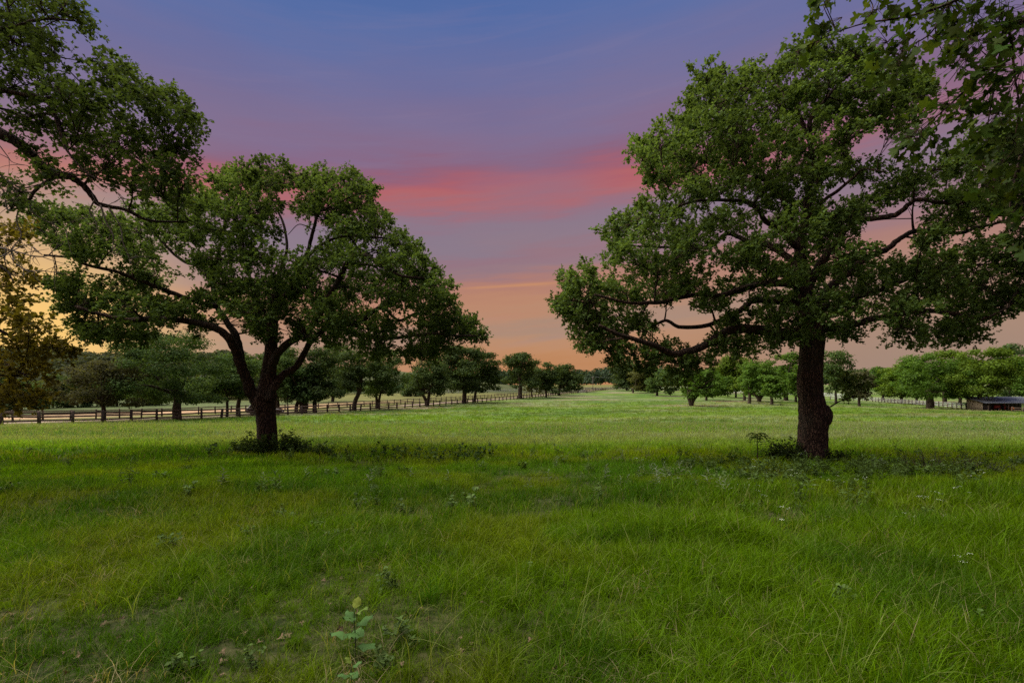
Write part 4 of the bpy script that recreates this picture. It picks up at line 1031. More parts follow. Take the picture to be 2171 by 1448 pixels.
for i in range(14):
    m_ = MB(); box(m_, (.3 + i * .85, DP, HBk / 2 - .03), (.82, .05, HBk - .06)); obj('wall_board', m_, M_DARKW, shed, smooth=False)
m_ = MB(); box(m_, (1.6, 1.2, .75), (3.0, .05, 1.5)); obj('partition', m_, M_DARKW, shed, smooth=False)
for xx in (.1, 4.2, 8.2, 11.8):
    m_ = MB(); box(m_, (xx, -.3, HF / 2 - .1), (.16, .16, HF - .15)); obj('post', m_, M_WOOD, shed, smooth=False)
m_ = MB(); box(m_, (LW / 2, -.3, HF - .17), (LW, .10, .16)); obj('beam', m_, M_WOOD, shed, smooth=False)

def paint_mat(name, c, rough=.35):
    m, b = new_mat(name); co = b.n('ShaderNodeTexCoord').outputs['Object']
    f = b.noise(co, 3.0, 4.0)
    surf(m, b, principled(b, b.mix(b.maprange(f, .3, .75), c, tuple(x * .7 for x in c)), rough, .5, f, .05, .002))
    return m
M_RED = paint_mat('red_paint', (0.30, 0.03, 0.02), .5); M_ORG = paint_mat('orange_paint', (0.50, 0.14, 0.02), .5)
M_TYRE = simple_mat('tyre_rubber', (0.012, 0.012, 0.012), (0.03, 0.03, 0.03), 10, .9, .2)
def wheel(parent, c, r, w, rimm):
    m_ = MB(); n = 20; a = np.linspace(0, 2 * np.pi, n, endpoint=False)
    prof = [(-.5, .62), (-.5, .92), (-.3, 1.0), (.3, 1.0), (.5, .92), (.5, .62)]
    v = np.array([[r * pr * math.cos(t), w * py, r * pr * math.sin(t)] for py, pr in prof for t in a])
    m = len(prof); q = [[i * n + j, i * n + (j + 1) % n, ((i + 1) % m) * n + (j + 1) % n, ((i + 1) % m) * n + j] for i in range(m) for j in range(n)]
    m_.add(v, q); t_ = obj('tyre', m_, M_TYRE, parent, loc=c)
    m_ = MB(); tube(m_, [[0, -w * .4, 0], [0, w * .4, 0]], [r * .62] * 2, 16); tube(m_, [[0, -w * .46, 0], [0, w * .46, 0]], [r * .18] * 2, 10)
    obj('rim', m_, rimm, t_)
def farm_machine(label, g, rz, matb, s):
    t_ = thing('farm_machine', label, 'machine', g, rz)
    m_ = MB(); box(m_, (.75 * s, 0, .78 * s), (1.25 * s, .55 * s, .5 * s)); box(m_, (1.40 * s, 0, .74 * s), (.08 * s, .5 * s, .42 * s)); box(m_, (.75 * s, 0, 1.05 * s), (1.1 * s, .42 * s, .08 * s)); obj('hood', m_, matb, t_, smooth=False)
    m_ = MB(); box(m_, (-.35 * s, 0, .62 * s), (1.0 * s, .5 * s, .35 * s)); obj('chassis', m_, M_DARKW, t_, smooth=False)
    for sy in (-1, 1):
        m_ = MB(); tube(m_, [[-.95 * s, sy * .55 * s, .85 * s], [-.75 * s, sy * .55 * s, 1.2 * s], [-.4 * s, sy * .55 * s, 1.28 * s], [-.05 * s, sy * .55 * s, 1.0 * s]], [.09 * s] * 4, 6); obj('mudguard', m_, matb, t_)
        wheel(t_, (-.45 * s, sy * .62 * s, .60 * s), .60 * s, .32 * s, matb); wheel(t_, (1.05 * s, sy * .5 * s, .34 * s), .34 * s, .2 * s, matb)
    m_ = MB(); box(m_, (-.42 * s, 0, .98 * s), (.42 * s, .42 * s, .1 * s)); box(m_, (-.62 * s, 0, 1.2 * s), (.08 * s, .42 * s, .4 * s)); obj('seat', m_, M_TYRE, t_, smooth=False)
    m_ = MB(); tube(m_, [[.05 * s, 0, .95 * s], [-.12 * s, 0, 1.32 * s]], [.025 * s] * 2, 6); a = np.linspace(0, 2 * np.pi, 13); tube(m_, np.stack([-.12 * s + .06 * s * np.cos(a), .19 * s * np.sin(a), 1.33 * s + .1 * s * np.cos(a)], 1), [.02 * s] * 13, 5); obj('steering_wheel', m_, M_TYRE, t_)
    return t_
gm = np.array(g0)
farm_machine('red machine parked in the shade under the shed roof', gm + [3.5, .9, .0], math.radians(200), M_RED, 1.0)
farm_machine('small orange machine beside the red one under the shed roof', gm + [4.9, .5, .0], math.radians(-70), M_ORG, .72)

# ------------------------------------------------------------------ parked car behind the forked oak
YC = 75.5
g0 = gpt(563, YC); g0[2] += .02
car = thing('parked_car', 'dark maroon car parked on the lane, half hidden behind the forked oak trunk', 'car', g0, math.radians(8))
M_CAR = paint_mat('dark_maroon_paint', (0.035, 0.012, 0.014), .25)
M_GLASS = paint_mat('car_glass', (0.03, 0.035, 0.04), .08)
M_CHR = simple_mat('silver_trim', (0.45, 0.45, 0.46), (0.6, 0.6, 0.6), 5, .3, .5, .05, .002, .8)
def loft(mb, st):
    """st: list of (x, list of (y,z)) half sections mirrored"""
    secs = []
    for x, prof in st:
        full = [(x, y, z) for y, z in prof] + [(x, -y, z) for y, z in reversed(prof)]
        secs.append(full)
    m = len(secs[0]); v = np.array(secs).reshape(-1, 3); n = len(secs)
    q = [[i * m + j, i * m + (j + 1) % m, (i + 1) * m + (j + 1) % m, (i + 1) * m + j] for i in range(n - 1) for j in range(m)]
    mb.add(v, q)
    for s_, fl in ((0, 1), (n - 1, 0)):
        c = v[s_ * m:(s_ + 1) * m].mean(0); k = np.arange(m); k2 = (k + 1) % m
        tri = np.stack([np.full(m, m), k, k2] if not fl else [np.full(m, m), k2, k], 1)
        mb.add(np.vstack([v[s_ * m:(s_ + 1) * m], c]), None, tri)
m_ = MB()
loft(m_, [(-2.45, [(.60, .42), (.78, .45), (.80, .62), (.74, .85), (.5, .92)]), (-2.35, [(.70, .30), (.90, .34), (.92, .62), (.86, 1.0), (.6, 1.08)]), (-1.5, [(.78, .28), (.95, .32), (.96, .65), (.92, 1.02), (.7, 1.10)]),
          (0, [(.78, .26), (.96, .30), (.97, .65), (.93, 1.0), (.7, 1.06)]), (1.0, [(.78, .26), (.95, .30), (.96, .65), (.92, .98), (.7, 1.05)]), (1.7, [(.76, .28), (.93, .32), (.94, .62), (.88, .92), (.6, .99)]), (2.25, [(.70, .30), (.84, .34), (.86, .58), (.78, .78), (.5, .84)]), (2.45, [(.55, .40), (.66, .44), (.68, .55), (.60, .68), (.4, .72)])])
body = obj('body', m_, M_CAR, car)
m_ = MB()
loft(m_, [(-2.25, [(.70, 1.05), (.72, 1.06), (.66, 1.12), (.55, 1.16)]), (-1.85, [(.82, 1.04), (.84, 1.05), (.72, 1.55), (.5, 1.62)]), (-.6, [(.86, 1.02), (.87, 1.04), (.72, 1.62), (.5, 1.69)]), (.3, [(.86, 1.0), (.87, 1.02), (.70, 1.55), (.5, 1.62)]), (1.25, [(.80, .98), (.82, 1.0), (.74, 1.03), (.5, 1.06)])])
obj('cabin', m_, M_CAR, car)
for sy in (-1, 1):
    for x0, x1, t0, t1 in ((-1.75, -.95, -1.70, -.95), (-.85, .05, -.85, .05), (.13, 1.0, .13, .42)):
        m_ = MB(); yb, yt = .885 * sy, .745 * sy
        v = [[x0, yb, 1.08], [x1, yb, 1.08], [t1, yt, 1.54], [t0, yt, 1.54]]; v += [[a, b - .03 * sy, c] for a, b, c in v]
        m_.add(v, [[0, 1, 2, 3], [7, 6, 5, 4], [0, 4, 5, 1], [1, 5, 6, 2], [2, 6, 7, 3], [3, 7, 4, 0]]); obj('window', m_, M_GLASS, car, smooth=False)
    for xw in (-1.5, 1.52): wheel(car, (xw, sy * .84, .36), .36, .23, M_CHR)
    m_ = MB(); box(m_, (2.30, sy * .62, .70), (.14, .26, .12)); obj('headlight', m_, M_CHR, car, smooth=False)
    m_ = MB(); box(m_, (-2.40, sy * .74, .88), (.08, .2, .22)); obj('tail_light', m_, M_RED, car, smooth=False)
    m_ = MB(); box(m_, (.95, sy * 1.0, 1.08), (.16, .18, .13)); obj('mirror', m_, M_CAR, car, smooth=False)
    m_ = MB(); box(m_, (-.1, sy * .975, .52), (2.6, .03, .10)); obj('side_trim', m_, M_CHR, car, smooth=False)
m_ = MB(); v = [[1.22, -.7, 1.10], [1.22, .7, 1.10], [.42, .62, 1.60], [.42, -.62, 1.60]]; v += [[a - .06, b, c - .06] for a, b, c in v]
m_.add(v, [[0, 1, 2, 3], [7, 6, 5, 4], [0, 4, 5, 1], [1, 5, 6, 2], [2, 6, 7, 3], [3, 7, 4, 0]]); obj('windscreen', m_, M_GLASS, car, smooth=False)
m_ = MB(); box(m_, (-2.46, 0, .55), (.10, 1.3, .14)); obj('bumper', m_, M_CHR, car, smooth=False)
m_ = MB(); box(m_, (2.46, 0, .50), (.10, 1.1, .12)); obj('bumper', m_, M_CHR, car, smooth=False)

# ------------------------------------------------------------------ shrubs and small plants
def shrub(name, label, cen, rx, ry, rz, n_stem, leaf_n, size, color, tmpl=KITE, spread=1.0, mat=M_LEAF):
    cen = np.array([cen[0], cen[1], float(zg(cen[0], cen[1]))])
    root = thing(name, label, 'shrub', cen)
    st, fo = MB(), MB(); TA, TC = [], []
    for i in range(n_stem):
        a = rng.uniform(0, 2 * np.pi); rr = math.sqrt(rng.random())
        base = np.array([rx * rr * .8 * math.cos(a), ry * rr * .8 * math.sin(a), -.03])
        base[2] += float(zg(cen[0] + base[0], cen[1] + base[1])) - cen[2]
        h = rz * (1 - .65 * rr ** 1.6) * rng.uniform(.55, 1.15)
        tip = base + np.array([math.cos(a) * h * .35 * spread + rng.normal() * .1, math.sin(a) * h * .35 * spread + rng.normal() * .1, h])
        bz = bezier(base, base + np.array([0, 0, h * .6]), tip, 6)
        tube(st, bz, np.linspace(.009, .003, 6), 4)
        t = rng.random((leaf_n, 1)) ** .7
        p = base + (tip - base) * t * 1.0 + rng.normal(size=(leaf_n, 3)) * .05
        TA.append(p); TC.append(norm(rdir(leaf_n) * np.array([1, 1, .5]) + [0, 0, .15]))
    TA, TC = np.concatenate(TA), np.concatenate(TC)
    leaves(fo, tmpl, TA, TC, norm(rdir(len(TA)) * .6 + [0, 0, 1]), size * rng.uniform(.6, 1.25, len(TA)))
    obj('stems', st, M_BARK, root, kind='stuff'); o = obj('foliage', fo, mat, root, kind='stuff'); o.color = (*color, 1)
    return root
c = gpt(575, 18.4); shrub('bush', 'dark leafy bush round the foot of the forked oak', c, 1.55, .8, .95, 150, 34, .085, (0.036, 0.066, 0.014))
c = gpt(660, 18.0); shrub('bush', 'low straggling end of undergrowth right of the forked oak foot', c, .75, .5, .42, 46, 24, .08, (0.04, 0.075, 0.016))
c = gpt(500, 18.0); shrub('bush', 'low pale trailing plant left of the forked oak foot', c, .7, .3, .25, 26, 20, .07, (0.06, 0.08, 0.04))
c = gpt(1672, 15.9); shrub('bush', 'dark creeper heaped against the left foot of the burled oak', c, .62, .45, .78, 80, 32, .075, (0.026, 0.045, 0.012))
c = gpt(1770, 15.6); shrub('bush', 'small dark creeper at the right foot of the burled oak', c, .38, .4, .45, 40, 28, .07, (0.03, 0.05, 0.012))
c = gpt(1655, 16.8); shrub('bush', 'yellow-green sprouts left of the burled oak trunk', c, .35, .3, .75, 22, 16, .06, (0.13, 0.15, 0.015))
c = gpt(1990, 13.5); shrub('bush', 'grey-brown weedy thicket in the grass at the right edge', c, 2.2, 1.4, .55, 150, 22, .045, (0.060, 0.082, 0.034))

# young plant with drooping divided leaves, left of the burled oak
g0 = gpt(1606, 15.6); sap = thing('sapling', 'single young plant with drooping umbrella-like leaves, left of the burled oak', 'plant', g0)
m_ = MB(); sp = spline(np.array([[0, 0, -.05], [.01, 0, .3], [-.01, 0, .62], [0, 0, .86]]), 12); tube(m_, sp, np.linspace(.020, .010, len(sp)), 6); obj('stem', m_, M_BARK, sap)
for i in range(9):
    a = i * 2.4; m_ = MB(); L = rng.uniform(.20, .30); dz0 = rng.uniform(-.12, .05)
    d = np.array([math.cos(a), math.sin(a), 0]); top = np.array([0, 0, .84 + dz0])
    bz = bezier(top, top + d * L * .55 + [0, 0, .13], top + d * L + [0, 0, -.10], 9); tube(m_, bz, np.linspace(.004, .002, 9), 4)
    C_ = np.repeat(bz[2:], 2, 0); sgn = np.tile([1, -1], 7)[:, None]; sd_ = np.array([-d[1], d[0], 0])
    leaves(m_, KITE, C_, sd_ * sgn + d * .6 + [0, 0, -.25], np.tile([0, 0, 1.0], (14, 1)) + rdir(14) * .2, .115)
    o = obj('leaf', m_, M_LEAF, sap); o.color = (0.062, 0.115, 0.018, 1)

# broad-leaved milky weed in the foreground
M_BROAD = leaf_mat('broad_leaf', trans=.25, var=.2, gloss=.1)
def broadleaf(g, s, n, label):
    t_ = thing('broadleaf_weed', label, 'plant', g)
    m_ = MB(); sp = spline(np.array([[0, 0, -.03], [.005, 0, .15], [-.005, 0, .28], [0, 0, .36]]) * s, 10); tube(m_, sp, np.linspace(.006, .003, len(sp)) * s, 6)
    o = obj('stem', m_, M_BROAD, t_); o.color = (.10, .14, .06, 1)
    for i in range(n):
        a = i * 1.75 + rng.normal() * .2; z = (.10 + .27 * i / n) * s; L = (.185 - .07 * i / n) * s; up = .25 + .9 * i / n
        d = np.array([math.cos(a), math.sin(a), up]); d = d / np.linalg.norm(d)
        tt = np.linspace(0, 1, 7); wd = np.sin(np.pi * tt ** .8) * .25 * L; x = np.array([-math.sin(a), math.cos(a), 0]); nn = np.cross(x, d)
        v = []
        for k_, t in enumerate(tt):
            c_ = np.array([0, 0, z]) + d * L * (t + .08) - np.array([0, 0, 1]) * .25 * L * t * t
            for w_ in (-1, -.5, 0, .5, 1): v.append(c_ + x * wd[k_] * w_ - nn * abs(w_) * wd[k_] * -.25 + nn * .012 * s * math.sin(k_ * 2.2 + w_ * 3) * abs(w_))
        q = [[k_ * 5 + j, k_ * 5 + j + 1, k_ * 5 + j + 6, k_ * 5 + j + 5] for k_ in range(6) for j in range(4)]
        m_ = MB(); m_.add(v, q, None, float(rng.uniform(.3, .7))); o = obj('leaf', m_, M_BROAD, t_)
        f_ = i / n; o.color = (0.070 + .4 * max(0, f_ - .7), 0.145 + .2 * max(0, f_ - .7), 0.042 - .1 * max(0, f_ - .7), 1)
    return t_
broadleaf(gpt(752, 3.45), 1.0, 9, 'broad-leaved weed with a yellowish top in the grass, bottom centre-left')
broadleaf(gpt(745, 3.05), .55, 6, 'small low broad-leaved weed at the very bottom of the picture')

# countable little weeds in the middle of the meadow
def weed_mesh(n, h, ll, spread, name, mat):
    m_ = MB(); sp = np.array([[0, 0, -.02], [.01, .0, h * .5], [0, .01, h]]); tube(m_, spline(sp, 6), np.linspace(.005, .002, len(spline(sp, 6))), 4, rr=.4)
    z = np.linspace(.18, 1.0, n) * h; a = np.arange(n) * 2.4 + rng.random(n)
    C_ = np.stack([0 * z, 0 * z, z], 1); D_ = np.stack([np.cos(a), np.sin(a), np.full(n, spread) + .8 * (z / h) ** 3], 1)
    leaves(m_, LANCE, C_, D_, np.tile([0, 0, 1.], (n, 1)) + rdir(n) * .25, ll * (1.15 - .6 * z / h) * rng.uniform(.8, 1.2, n))
    return m_.mesh(name, mat)
LANCE = (np.array([[0, 0, 0], [-.11, .45, .03], [0, 1, -.16], [.11, .45, .03]]), [[0, 3, 2, 1]], None)
wm = [weed_mesh(16, .34, .15, .35, 'silvery_weed', M_LEAF) for _ in range(3)] + [weed_mesh(12, .26, .13, .3, 'silvery_weed', M_LEAF) for _ in range(2)]
SW = [(1384,1000),(1396,1012),(1408,998),(1420,1004),(1432,990),(1440,1008),(1452,1000),(1462,1012),(1470,1022),(1476,1034),(1388,1024),(1398,1034),(1412,1020),(1424,1032),(1436,1026),(1282,1014),(1284,1002),(1318,970),(1314,1028),(1330,1022),(1354,1010),(1366,1004),(1500,1030),(1520,1036),(1540,1032),(1535,1050),(1548,1056),(1180,990),(1230,1015),(1120,1030),(650,1010),(870,1010),(780,1020),(950,1015),(1165,1015),(560,1025),(470,1030)]
for i, (u, v) in enumerate(SW):
    Y = 6.0
    for _ in range(30):
        x = (u - CU) / F * Y; Y = F * (CAM_H - float(zg(x, Y))) / (v - HV + 8)
    o = bpy.data.objects.new('silvery_weed', wm[i % 5]); COL.objects.link(o)
    o.location = ((u - CU) / F * Y, Y, float(zg((u - CU) / F * Y, Y))); o.rotation_euler = (rng.normal() * .12, rng.normal() * .12, rng.uniform(0, 6)); s = rng.uniform(.8, 1.25); o.scale = (s, s, s)
    o.color = (0.125, 0.16, 0.10, 1)
    tag(o, 'small silvery narrow-leaved weed standing above the grass between the two big oaks', 'weed', 'silvery weeds in the meadow')
sm = []
for _ in range(3):
    m_ = MB(); h = .32; tube(m_, spline(np.array([[0, 0, -.02], [.02, 0, h * .5], [0, .01, h]]), 6), np.full(6, .004), 4)
    n = 20; leaves(m_, STAR, np.stack([rng.normal(size=n) * .05, rng.normal(size=n) * .05, rng.uniform(.12, 1.05, n) * h], 1), rdir(n) * [1, 1, .4], norm(rdir(n) * .5 + [0, 0, 1]), .10)
    sm.append(m_.mesh('oak_seedling', M_LEAF))
for i, (u, v) in enumerate([(704,972),(736,962),(790,968),(795,962),(812,965),(840,975),(845,962),(880,975),(888,968),(905,978),(925,980),(940,972),(955,968),(965,975),(975,965),(985,972),(995,968),(1005,966),(1018,970),(1030,966),(1010,980),(690,960),(448,968),(455,960),(970,985),(1045,968)]):
    Y = 10.0
    for _ in range(30):
        x = (u - CU) / F * Y; Y = F * (CAM_H - float(zg(x, Y))) / (v - HV + 6)
    o = bpy.data.objects.new('oak_seedling', sm[i % 3]); COL.objects.link(o)
    o.location = ((u - CU) / F * Y, Y, float(zg((u - CU) / F * Y, Y))); o.rotation_euler = (0, 0, rng.uniform(0, 6)); s = rng.uniform(.8, 1.6); o.scale = (s, s, s)
    o.color = (0.034, 0.066, 0.014, 1)
    tag(o, 'dark little leafy seedling in the grass near the forked oak', 'seedling', 'seedlings in the grass by the forked oak')

# ------------------------------------------------------------------ grass and ground cover (instanced tufts)
def tuft_mesh(name, nb, h, spread, width, seg=4, lean=.55, seeds=0, mat=M_GRASS):
    V, Q, R, Hh = [], [], [], []; n0 = 0
    for i in range(nb):
        a = rng.uniform(0, 2 * np.pi); rr = spread * math.sqrt(rng.random())
        b = np.array([rr * math.cos(a), rr * math.sin(a), -.02]); L = h * rng.uniform(.5, 1.15)
        la = rng.uniform(0, 2 * np.pi); ln = lean * rng.uniform(.2, 1.3); d = np.array([math.cos(la), math.sin(la), 0])
        t = np.linspace(0, 1, seg + 1); w = width * rng.uniform(.7, 1.3) * (1 - t ** 1.8 * .92)
        c = b + d * (L * ln * t ** 1.9)[:, None] + np.array([0, 0, 1]) * (L * (t - .35 * ln * t ** 2.6))[:, None]
        fa = la + math.pi / 2 + rng.normal() * .6; x = np.array([math.cos(fa), math.sin(fa), 0])
        v = np.stack([c - x * w[:, None] / 2, c + x * w[:, None] / 2], 1).reshape(-1, 3)
        V.append(v); Q += [[n0 + 2 * k, n0 + 2 * k + 1, n0 + 2 * k + 3, n0 + 2 * k + 2] for k in range(seg)]
        R.append(np.full(len(v), rng.random())); Hh.append(np.repeat(t, 2)); n0 += len(v)
    for i in range(seeds):
        a = rng.uniform(0, 2 * np.pi); rr = spread * math.sqrt(rng.random()); b = np.array([rr * math.cos(a), rr * math.sin(a), h * rng.uniform(.85, 1.35)])
        for k in range(3):
            x = norm(rng.normal(size=3)) * width * .9; y = np.array([rng.normal() * .2, rng.normal() * .2, 1]) * width * 2.2
            v = np.array([b - x, b + x, b + x + y, b - x + y]); V.append(v); Q.append([n0, n0 + 1, n0 + 2, n0 + 3]); R.append(np.full(4, rng.random() * .8)); Hh.append(np.full(4, 2.0)); n0 += 4
    m_ = MB(); m_.add(np.vstack(V), Q, None, np.concatenate(R)); me = m_.mesh(name, mat)
    a = me.attributes.new('hgt', 'FLOAT', 'POINT'); a.data.foreach_set('value', np.concatenate(Hh).astype(np.float32))
    return me

def scatter(name, meshes, pts, scale, tints, label, tilt=.15, yaw=None):
    """one 'stuff' object: points that carry instances of the given meshes"""
    n = len(pts)
    me = bpy.data.meshes.new(name); me.vertices.add(n); me.vertices.foreach_set('co', np.asarray(pts, np.float32).ravel())
    def attr(nm, typ, dom, key, val):
        a = me.attributes.new(nm, typ, dom); a.data.foreach_set(key, np.asarray(val, np.float32).ravel() if typ != 'INT' else np.asarray(val, np.int32))
    attr('tint', 'FLOAT_COLOR', 'POINT', 'color', np.c_[tints, np.ones(n)])
    attr('rot', 'FLOAT_VECTOR', 'POINT', 'vector', np.stack([rng.normal(size=n) * tilt, rng.normal(size=n) * tilt, rng.uniform(0, 6.283, n) if yaw is None else yaw], 1))
    sc_ = np.broadcast_to(scale, (n,)) * rng.uniform(.75, 1.25, n)
    attr('siz', 'FLOAT_VECTOR', 'POINT', 'vector', np.stack([sc_, sc_, sc_ * rng.uniform(.75, 1.3, n)], 1))
    attr('pick', 'INT', 'POINT', 'value', rng.integers(0, len(meshes), n))
    me.update()
    o = obj(name, me, kind='stuff'); o['label'] = label
    gt = bpy.data.node_groups.new(name + '_nodes', 'GeometryNodeTree')
    gt.interface.new_socket('Geometry', in_out='INPUT', socket_type='NodeSocketGeometry')
    gt.interface.new_socket('Geometry', in_out='OUTPUT', socket_type='NodeSocketGeometry')
    N = gt.nodes; L = gt.links
    gi = N.new('NodeGroupInput'); go = N.new('NodeGroupOutput')
    join = N.new('GeometryNodeGeometryToInstance')
    for k_, m_ in enumerate(meshes):
        so_ = bpy.data.objects.new(name + '_source', m_)
        oi = N.new('GeometryNodeObjectInfo'); oi.inputs['Object'].default_value = so_; oi.transform_space = 'ORIGINAL'; oi.inputs['As Instance'].default_value = True
        L.new(oi.outputs['Geometry'], join.inputs[0])
    iop = N.new('GeometryNodeInstanceOnPoints')
    m2p = N.new('GeometryNodeMeshToPoints'); L.new(gi.outputs[0], m2p.inputs['Mesh']); L.new(m2p.outputs[0], iop.inputs['Points'])
    def na(nm, typ):
        nd = N.new('GeometryNodeInputNamedAttribute'); nd.data_type = typ; nd.inputs['Name'].default_value = nm; return nd.outputs['Attribute']
    if len(meshes) > 1:
        jg = N.new('GeometryNodeJoinGeometry')
        for l in list(join.inputs[0].links): L.new(l.from_socket, jg.inputs[0])
        N.remove(join); L.new(jg.outputs[0], iop.inputs['Instance'])
        iop.inputs['Pick Instance'].default_value = True; L.new(na('pick', 'INT'), iop.inputs['Instance Index'])
    else:
        L.new(join.inputs[0].links[0].from_socket, iop.inputs['Instance']); N.remove(join)
    L.new(na('rot', 'FLOAT_VECTOR'), iop.inputs['Rotation']); L.new(na('siz', 'FLOAT_VECTOR'), iop.inputs['Scale'])
    L.new(iop.outputs[0], go.inputs[0])
    md = o.modifiers.new('scatter', 'NODES'); md.node_group = gt
    return o

def field_points(y0, y1, per_m2, xk=1.12, pad=1.0):
    area_n = int(per_m2 * (xk * (y1 ** 2 - y0 ** 2) + 2 * pad * (y1 - y0)))
    y = np.sqrt(rng.uniform(y0 ** 2, y1 ** 2, area_n)); x = rng.uniform(-1, 1, area_n) * (xk * y + pad)
    return x, y
def bare(x, y):
    """bare, leaf-strewn patches near the camera"""
    n = fbm(x * .75 + 21, y * .75 + 4, 3)
    return sstep(.52, .64, n) * sstep(4.0, 2.9, y) * (0.35 + .5 * sstep(-1.5, .8, x))
TA = [tuft_mesh('grass_tuft', 20, .20, .075, .0055, 4, .95) for _ in range(6)]
TB = [tuft_mesh('grass_tuft', 16, .20, .13, .010, 3, .7) for _ in range(6)]
TC_ = [tuft_mesh('grass_tuft', 14, .24, .22, .022, 2, .6, seeds=0) for _ in range(4)]
TCs = [tuft_mesh('grass_tuft', 12, .26, .24, .022, 2, .5, seeds=2) for _ in range(4)]
TD = [tuft_mesh('grass_tuft', 16, .26, .50, .05, 2, .5, seeds=0) for _ in range(4)]
def lay(name, meshes, y0, y1, dens, label, scale=1.0, use_bare=False, keep=None):
    x, y = field_points(y0, y1, dens)
    ok = side(x, y) < 0.2
    if use_bare: ok &= rng.random(len(x)) > bare(x, y) * .85
    hh = fbm(x * .5 + 90, y * .5 + 12, 3)
    hh = np.clip(.65 * hh + .45 * fbm(x * 1.7 + 5, y * 1.7 + 2, 2) - .06, 0, 1)
    ok &= rng.random(len(x)) < sstep(.16, .52, hh) * .85 + .12
    if keep is not None: ok &= keep(x, y)
    x, y = x[ok], y[ok]; hh = hh[ok]
    c, o_ = ground_tint(x, y)
    tall = .86 + .60 * sstep(.0, 2.5, x) * sstep(4, 6.5, y) * sstep(12, 9, y)
    sc_ = scale * (.35 + 1.35 * hh) * tall * (1 - .55 * sstep(-5, -.5, side(x, y)))
    scatter(name, meshes, np.stack([x, y, zg(x, y)], 1), sc_, c, label)
TU = [tuft_mesh('short_grass', 22, .085, .10, .005, 2, 1.0) for _ in range(4)]
x, y = field_points(2.3, 7.5, 110); ok = rng.random(len(x)) > bare(x, y) * .6; x, y = x[ok], y[ok]; c, _ = ground_tint(x, y)
scatter('short_grass', TU, np.stack([x, y, zg(x, y)], 1), 1.0, c * np.array([.9, .85, 1]), 'short fine grass under the taller blades nearest the camera')
x, y = field_points(7.5, 16, 22); c, _ = ground_tint(x, y)
scatter('short_grass', TU, np.stack([x, y, zg(x, y)], 1), 1.7, c * np.array([.9, .85, 1]), 'short fine grass between the taller tufts')
lay('grass', TA, 2.3, 7.5, 250, 'thick green meadow grass nearest the camera', use_bare=True)
lay('grass', TB, 7.0, 15, 95, 'green meadow grass in front of the two big oaks')
lay('grass', TC_, 14.5, 27, 26, 'meadow grass round the feet of the two big oaks')
lay('grass', TCs, 22, 48, 9, 'pale seeding pasture grass in mid field', keep=lambda x, y: rng.random(len(x)) < sstep(20, 28, y))
lay('grass', TD, 45, 165, 1.7, 'seeding pasture grass toward the fences', keep=lambda x, y: rng.random(len(x)) < sstep(168, 62, y))
# darker, taller tussocks break up the sward
TT = [tuft_mesh('tussock', 34, .30, .10, .007, 4, .75) for _ in range(4)]
x, y = field_points(2.8, 24, 1.6); ok = (fbm(x * .35 + 70, y * .35 + 9, 3) > .50) & (rng.random(len(x)) < np.clip(6.0 / y, .12, 1)); x, y = x[ok], y[ok]
c, _ = ground_tint(x, y)
scatter('tussocks', TT, np.stack([x, y, zg(x, y)], 1), .95, c * np.array([.50, .72, .9]), 'darker taller grass tussocks in the meadow')
TST = [tuft_mesh('dead_straw', 9, .22, .12, .004, 3, 1.5) for _ in range(4)]
x, y = field_points(2.4, 8, 14.0); ok = fbm(x * .9 + 30, y * .9 + 61, 3) > .47; x, y = x[ok], y[ok]
scatter('dead_straw', TST, np.stack([x, y, zg(x, y) + .01], 1), 1.0, np.tile([.24, .20, .11], (len(x), 1)), 'dry straw lying in the near grass')
# long arching stalks here and there
TS = [tuft_mesh('grass_stalk', 5, .42, .06, .004, 6, 1.0) for _ in range(5)]
x, y = field_points(2.6, 9, 8.0); c, _ = ground_tint(x, y); c = c * .5 + np.array([.15, .15, .06]) * .6
scatter('grass_stalks', TS, np.stack([x, y, zg(x, y)], 1), 1.0, c, 'long pale arching grass stalks in the foreground')

# fallen leaves in the bare patches
M_LITTER = leaf_mat('fallen_leaf', False, (0.12, 0.085, 0.055), trans=.1, var=.9, gloss=.05, hue_b=(.26, .21, .16))
lm = []
for _ in range(4):
    m_ = MB(); tv = OAK[0].copy(); tv[:, 2] = tv[:, 2] * 2 + .10 * np.sin(tv[:, 1] * 3) + rng.normal(size=17) * .05
    m_.add(tv * .055, None, OAK[2], float(rng.random())); lm.append(m_.mesh('fallen_leaf', M_LITTER))
x, y = field_points(2.4, 6.0, 130); ok = rng.random(len(x)) < .12 + .88 * bare(x, y); x, y = x[ok], y[ok]
scatter('leaf_litter', lm, np.stack([x, y, zg(x, y) + .012], 1), 1.0, np.ones((len(x), 3)), 'brown fallen leaves showing through the thin grass', tilt=.45)

# small forbs: dark weeds on the right, white flower heads
def forb_mesh(n, h, ll, flowers=0, mat=None, tm=None):
    m_ = MB(); 
    for s_ in range(4):
        b = np.append(rng.normal(size=2) * .06, -.02); tip = b + np.array([rng.normal() * .08, rng.normal() * .08, h * rng.uniform(.7, 1.1)])
        tube(m_, np.array([b, (b + tip) / 2, tip]), [.004, .003, .002], 3, cap=False)
        t = rng.uniform(.15, 1, (n, 1)); leaves(m_, tm or LANCE, b + (tip - b) * t, rdir(n) * [1, 1, .4] + [0, 0, .25], norm(rdir(n) * .4 + [0, 0, 1]), ll * rng.uniform(.6, 1.2, n), rng.uniform(.1, .8, n))
    return m_.mesh('weed', mat)
M_FORB = leaf_mat('weed_leaf', False, (0.070, 0.115, 0.030), trans=.3, var=.7, hue_b=(.10, .13, .05))
fm = [forb_mesh(12, .30, .11, mat=M_FORB) for _ in range(4)] + [forb_mesh(14, .22, .07, mat=M_FORB, tm=KITE) for _ in range(3)]
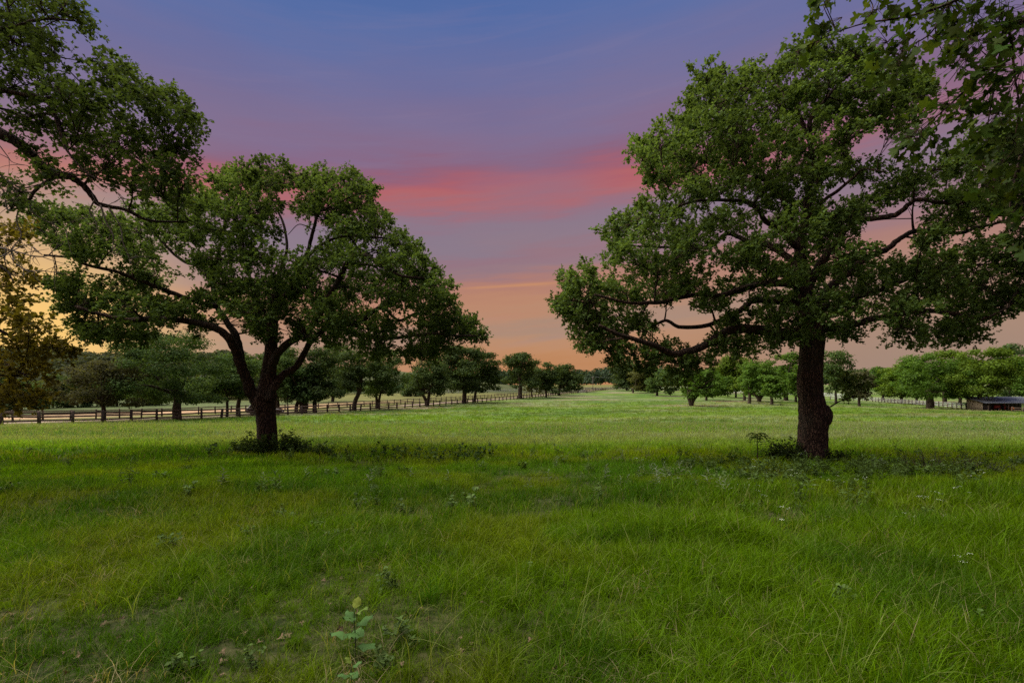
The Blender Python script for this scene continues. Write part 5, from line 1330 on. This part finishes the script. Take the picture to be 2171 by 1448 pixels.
x, y = field_points(8.5, 18, 9.0); dn = .55 * sstep(4.5, 8.5, x + .35 * (y - 10)) * sstep(.38, .58, fbm(x * .4 + 3, y * .4 + 50, 3)) * sstep(17, 13, y) + .03
ok = rng.random(len(x)) < dn; x, y = x[ok], y[ok]
scatter('weeds', fm, np.stack([x, y, zg(x, y)], 1), 1.15, np.ones((len(x), 3)), 'dark leafy weeds mixed through the grass on the right')
x, y = field_points(2.6, 9, 1.1); ok = fbm(x * .6 + 8, y * .6 + 33, 3) > .52; x, y = x[ok], y[ok]
scatter('weeds', fm[4:], np.stack([x, y, zg(x, y)], 1), .7, np.ones((len(x), 3)), 'small round-leaved weeds low in the near grass')
M_STEM = leaf_mat('flower_stem', False, (0.07, 0.12, 0.03))
M_WHITE = simple_mat('white_petals', (0.30, 0.34, 0.28), (0.42, 0.45, 0.38), 9, .8, .2)
wf = []
for _ in range(3):
    m_ = MB()
    for s_ in range(3):
        b = np.append(rng.normal(size=2) * .05, -.02); tip = b + np.array([rng.normal() * .07, rng.normal() * .07, .30 * rng.uniform(.8, 1.2)])
        tube(m_, np.array([b, (b + tip) / 2, tip]), [.002, .002, .001], 3, cap=False); nst = m_.n
        n = 9; pp = tip + np.append(rng.normal(size=(n, 2)) * .022, rng.normal(size=(n, 1)) * .004, 1)
        leaves(m_, KITE, pp, rdir(n) * [1, 1, .2], np.tile([0, 0, 1.], (n, 1)) + rdir(n) * .3, .013)
    me_ = m_.mesh('wildflower', M_STEM); me_.materials.append(M_WHITE)
    me_.polygons.foreach_set('material_index', [1 if len(p.vertices) == 3 else 0 for p in me_.polygons]); wf.append(me_)
x, y = field_points(4.5, 15, 1.8); dn = sstep(2.2, 4.5, x) * sstep(.45, .60, fbm(x * .7 + 13, y * .7 + 3, 3)) * .9
ok = rng.random(len(x)) < dn; x, y = x[ok], y[ok]
scatter('wildflowers', wf, np.stack([x, y, zg(x, y)], 1), 1.0, np.ones((len(x), 3)), 'tiny white flower heads scattered through the grass on the right')
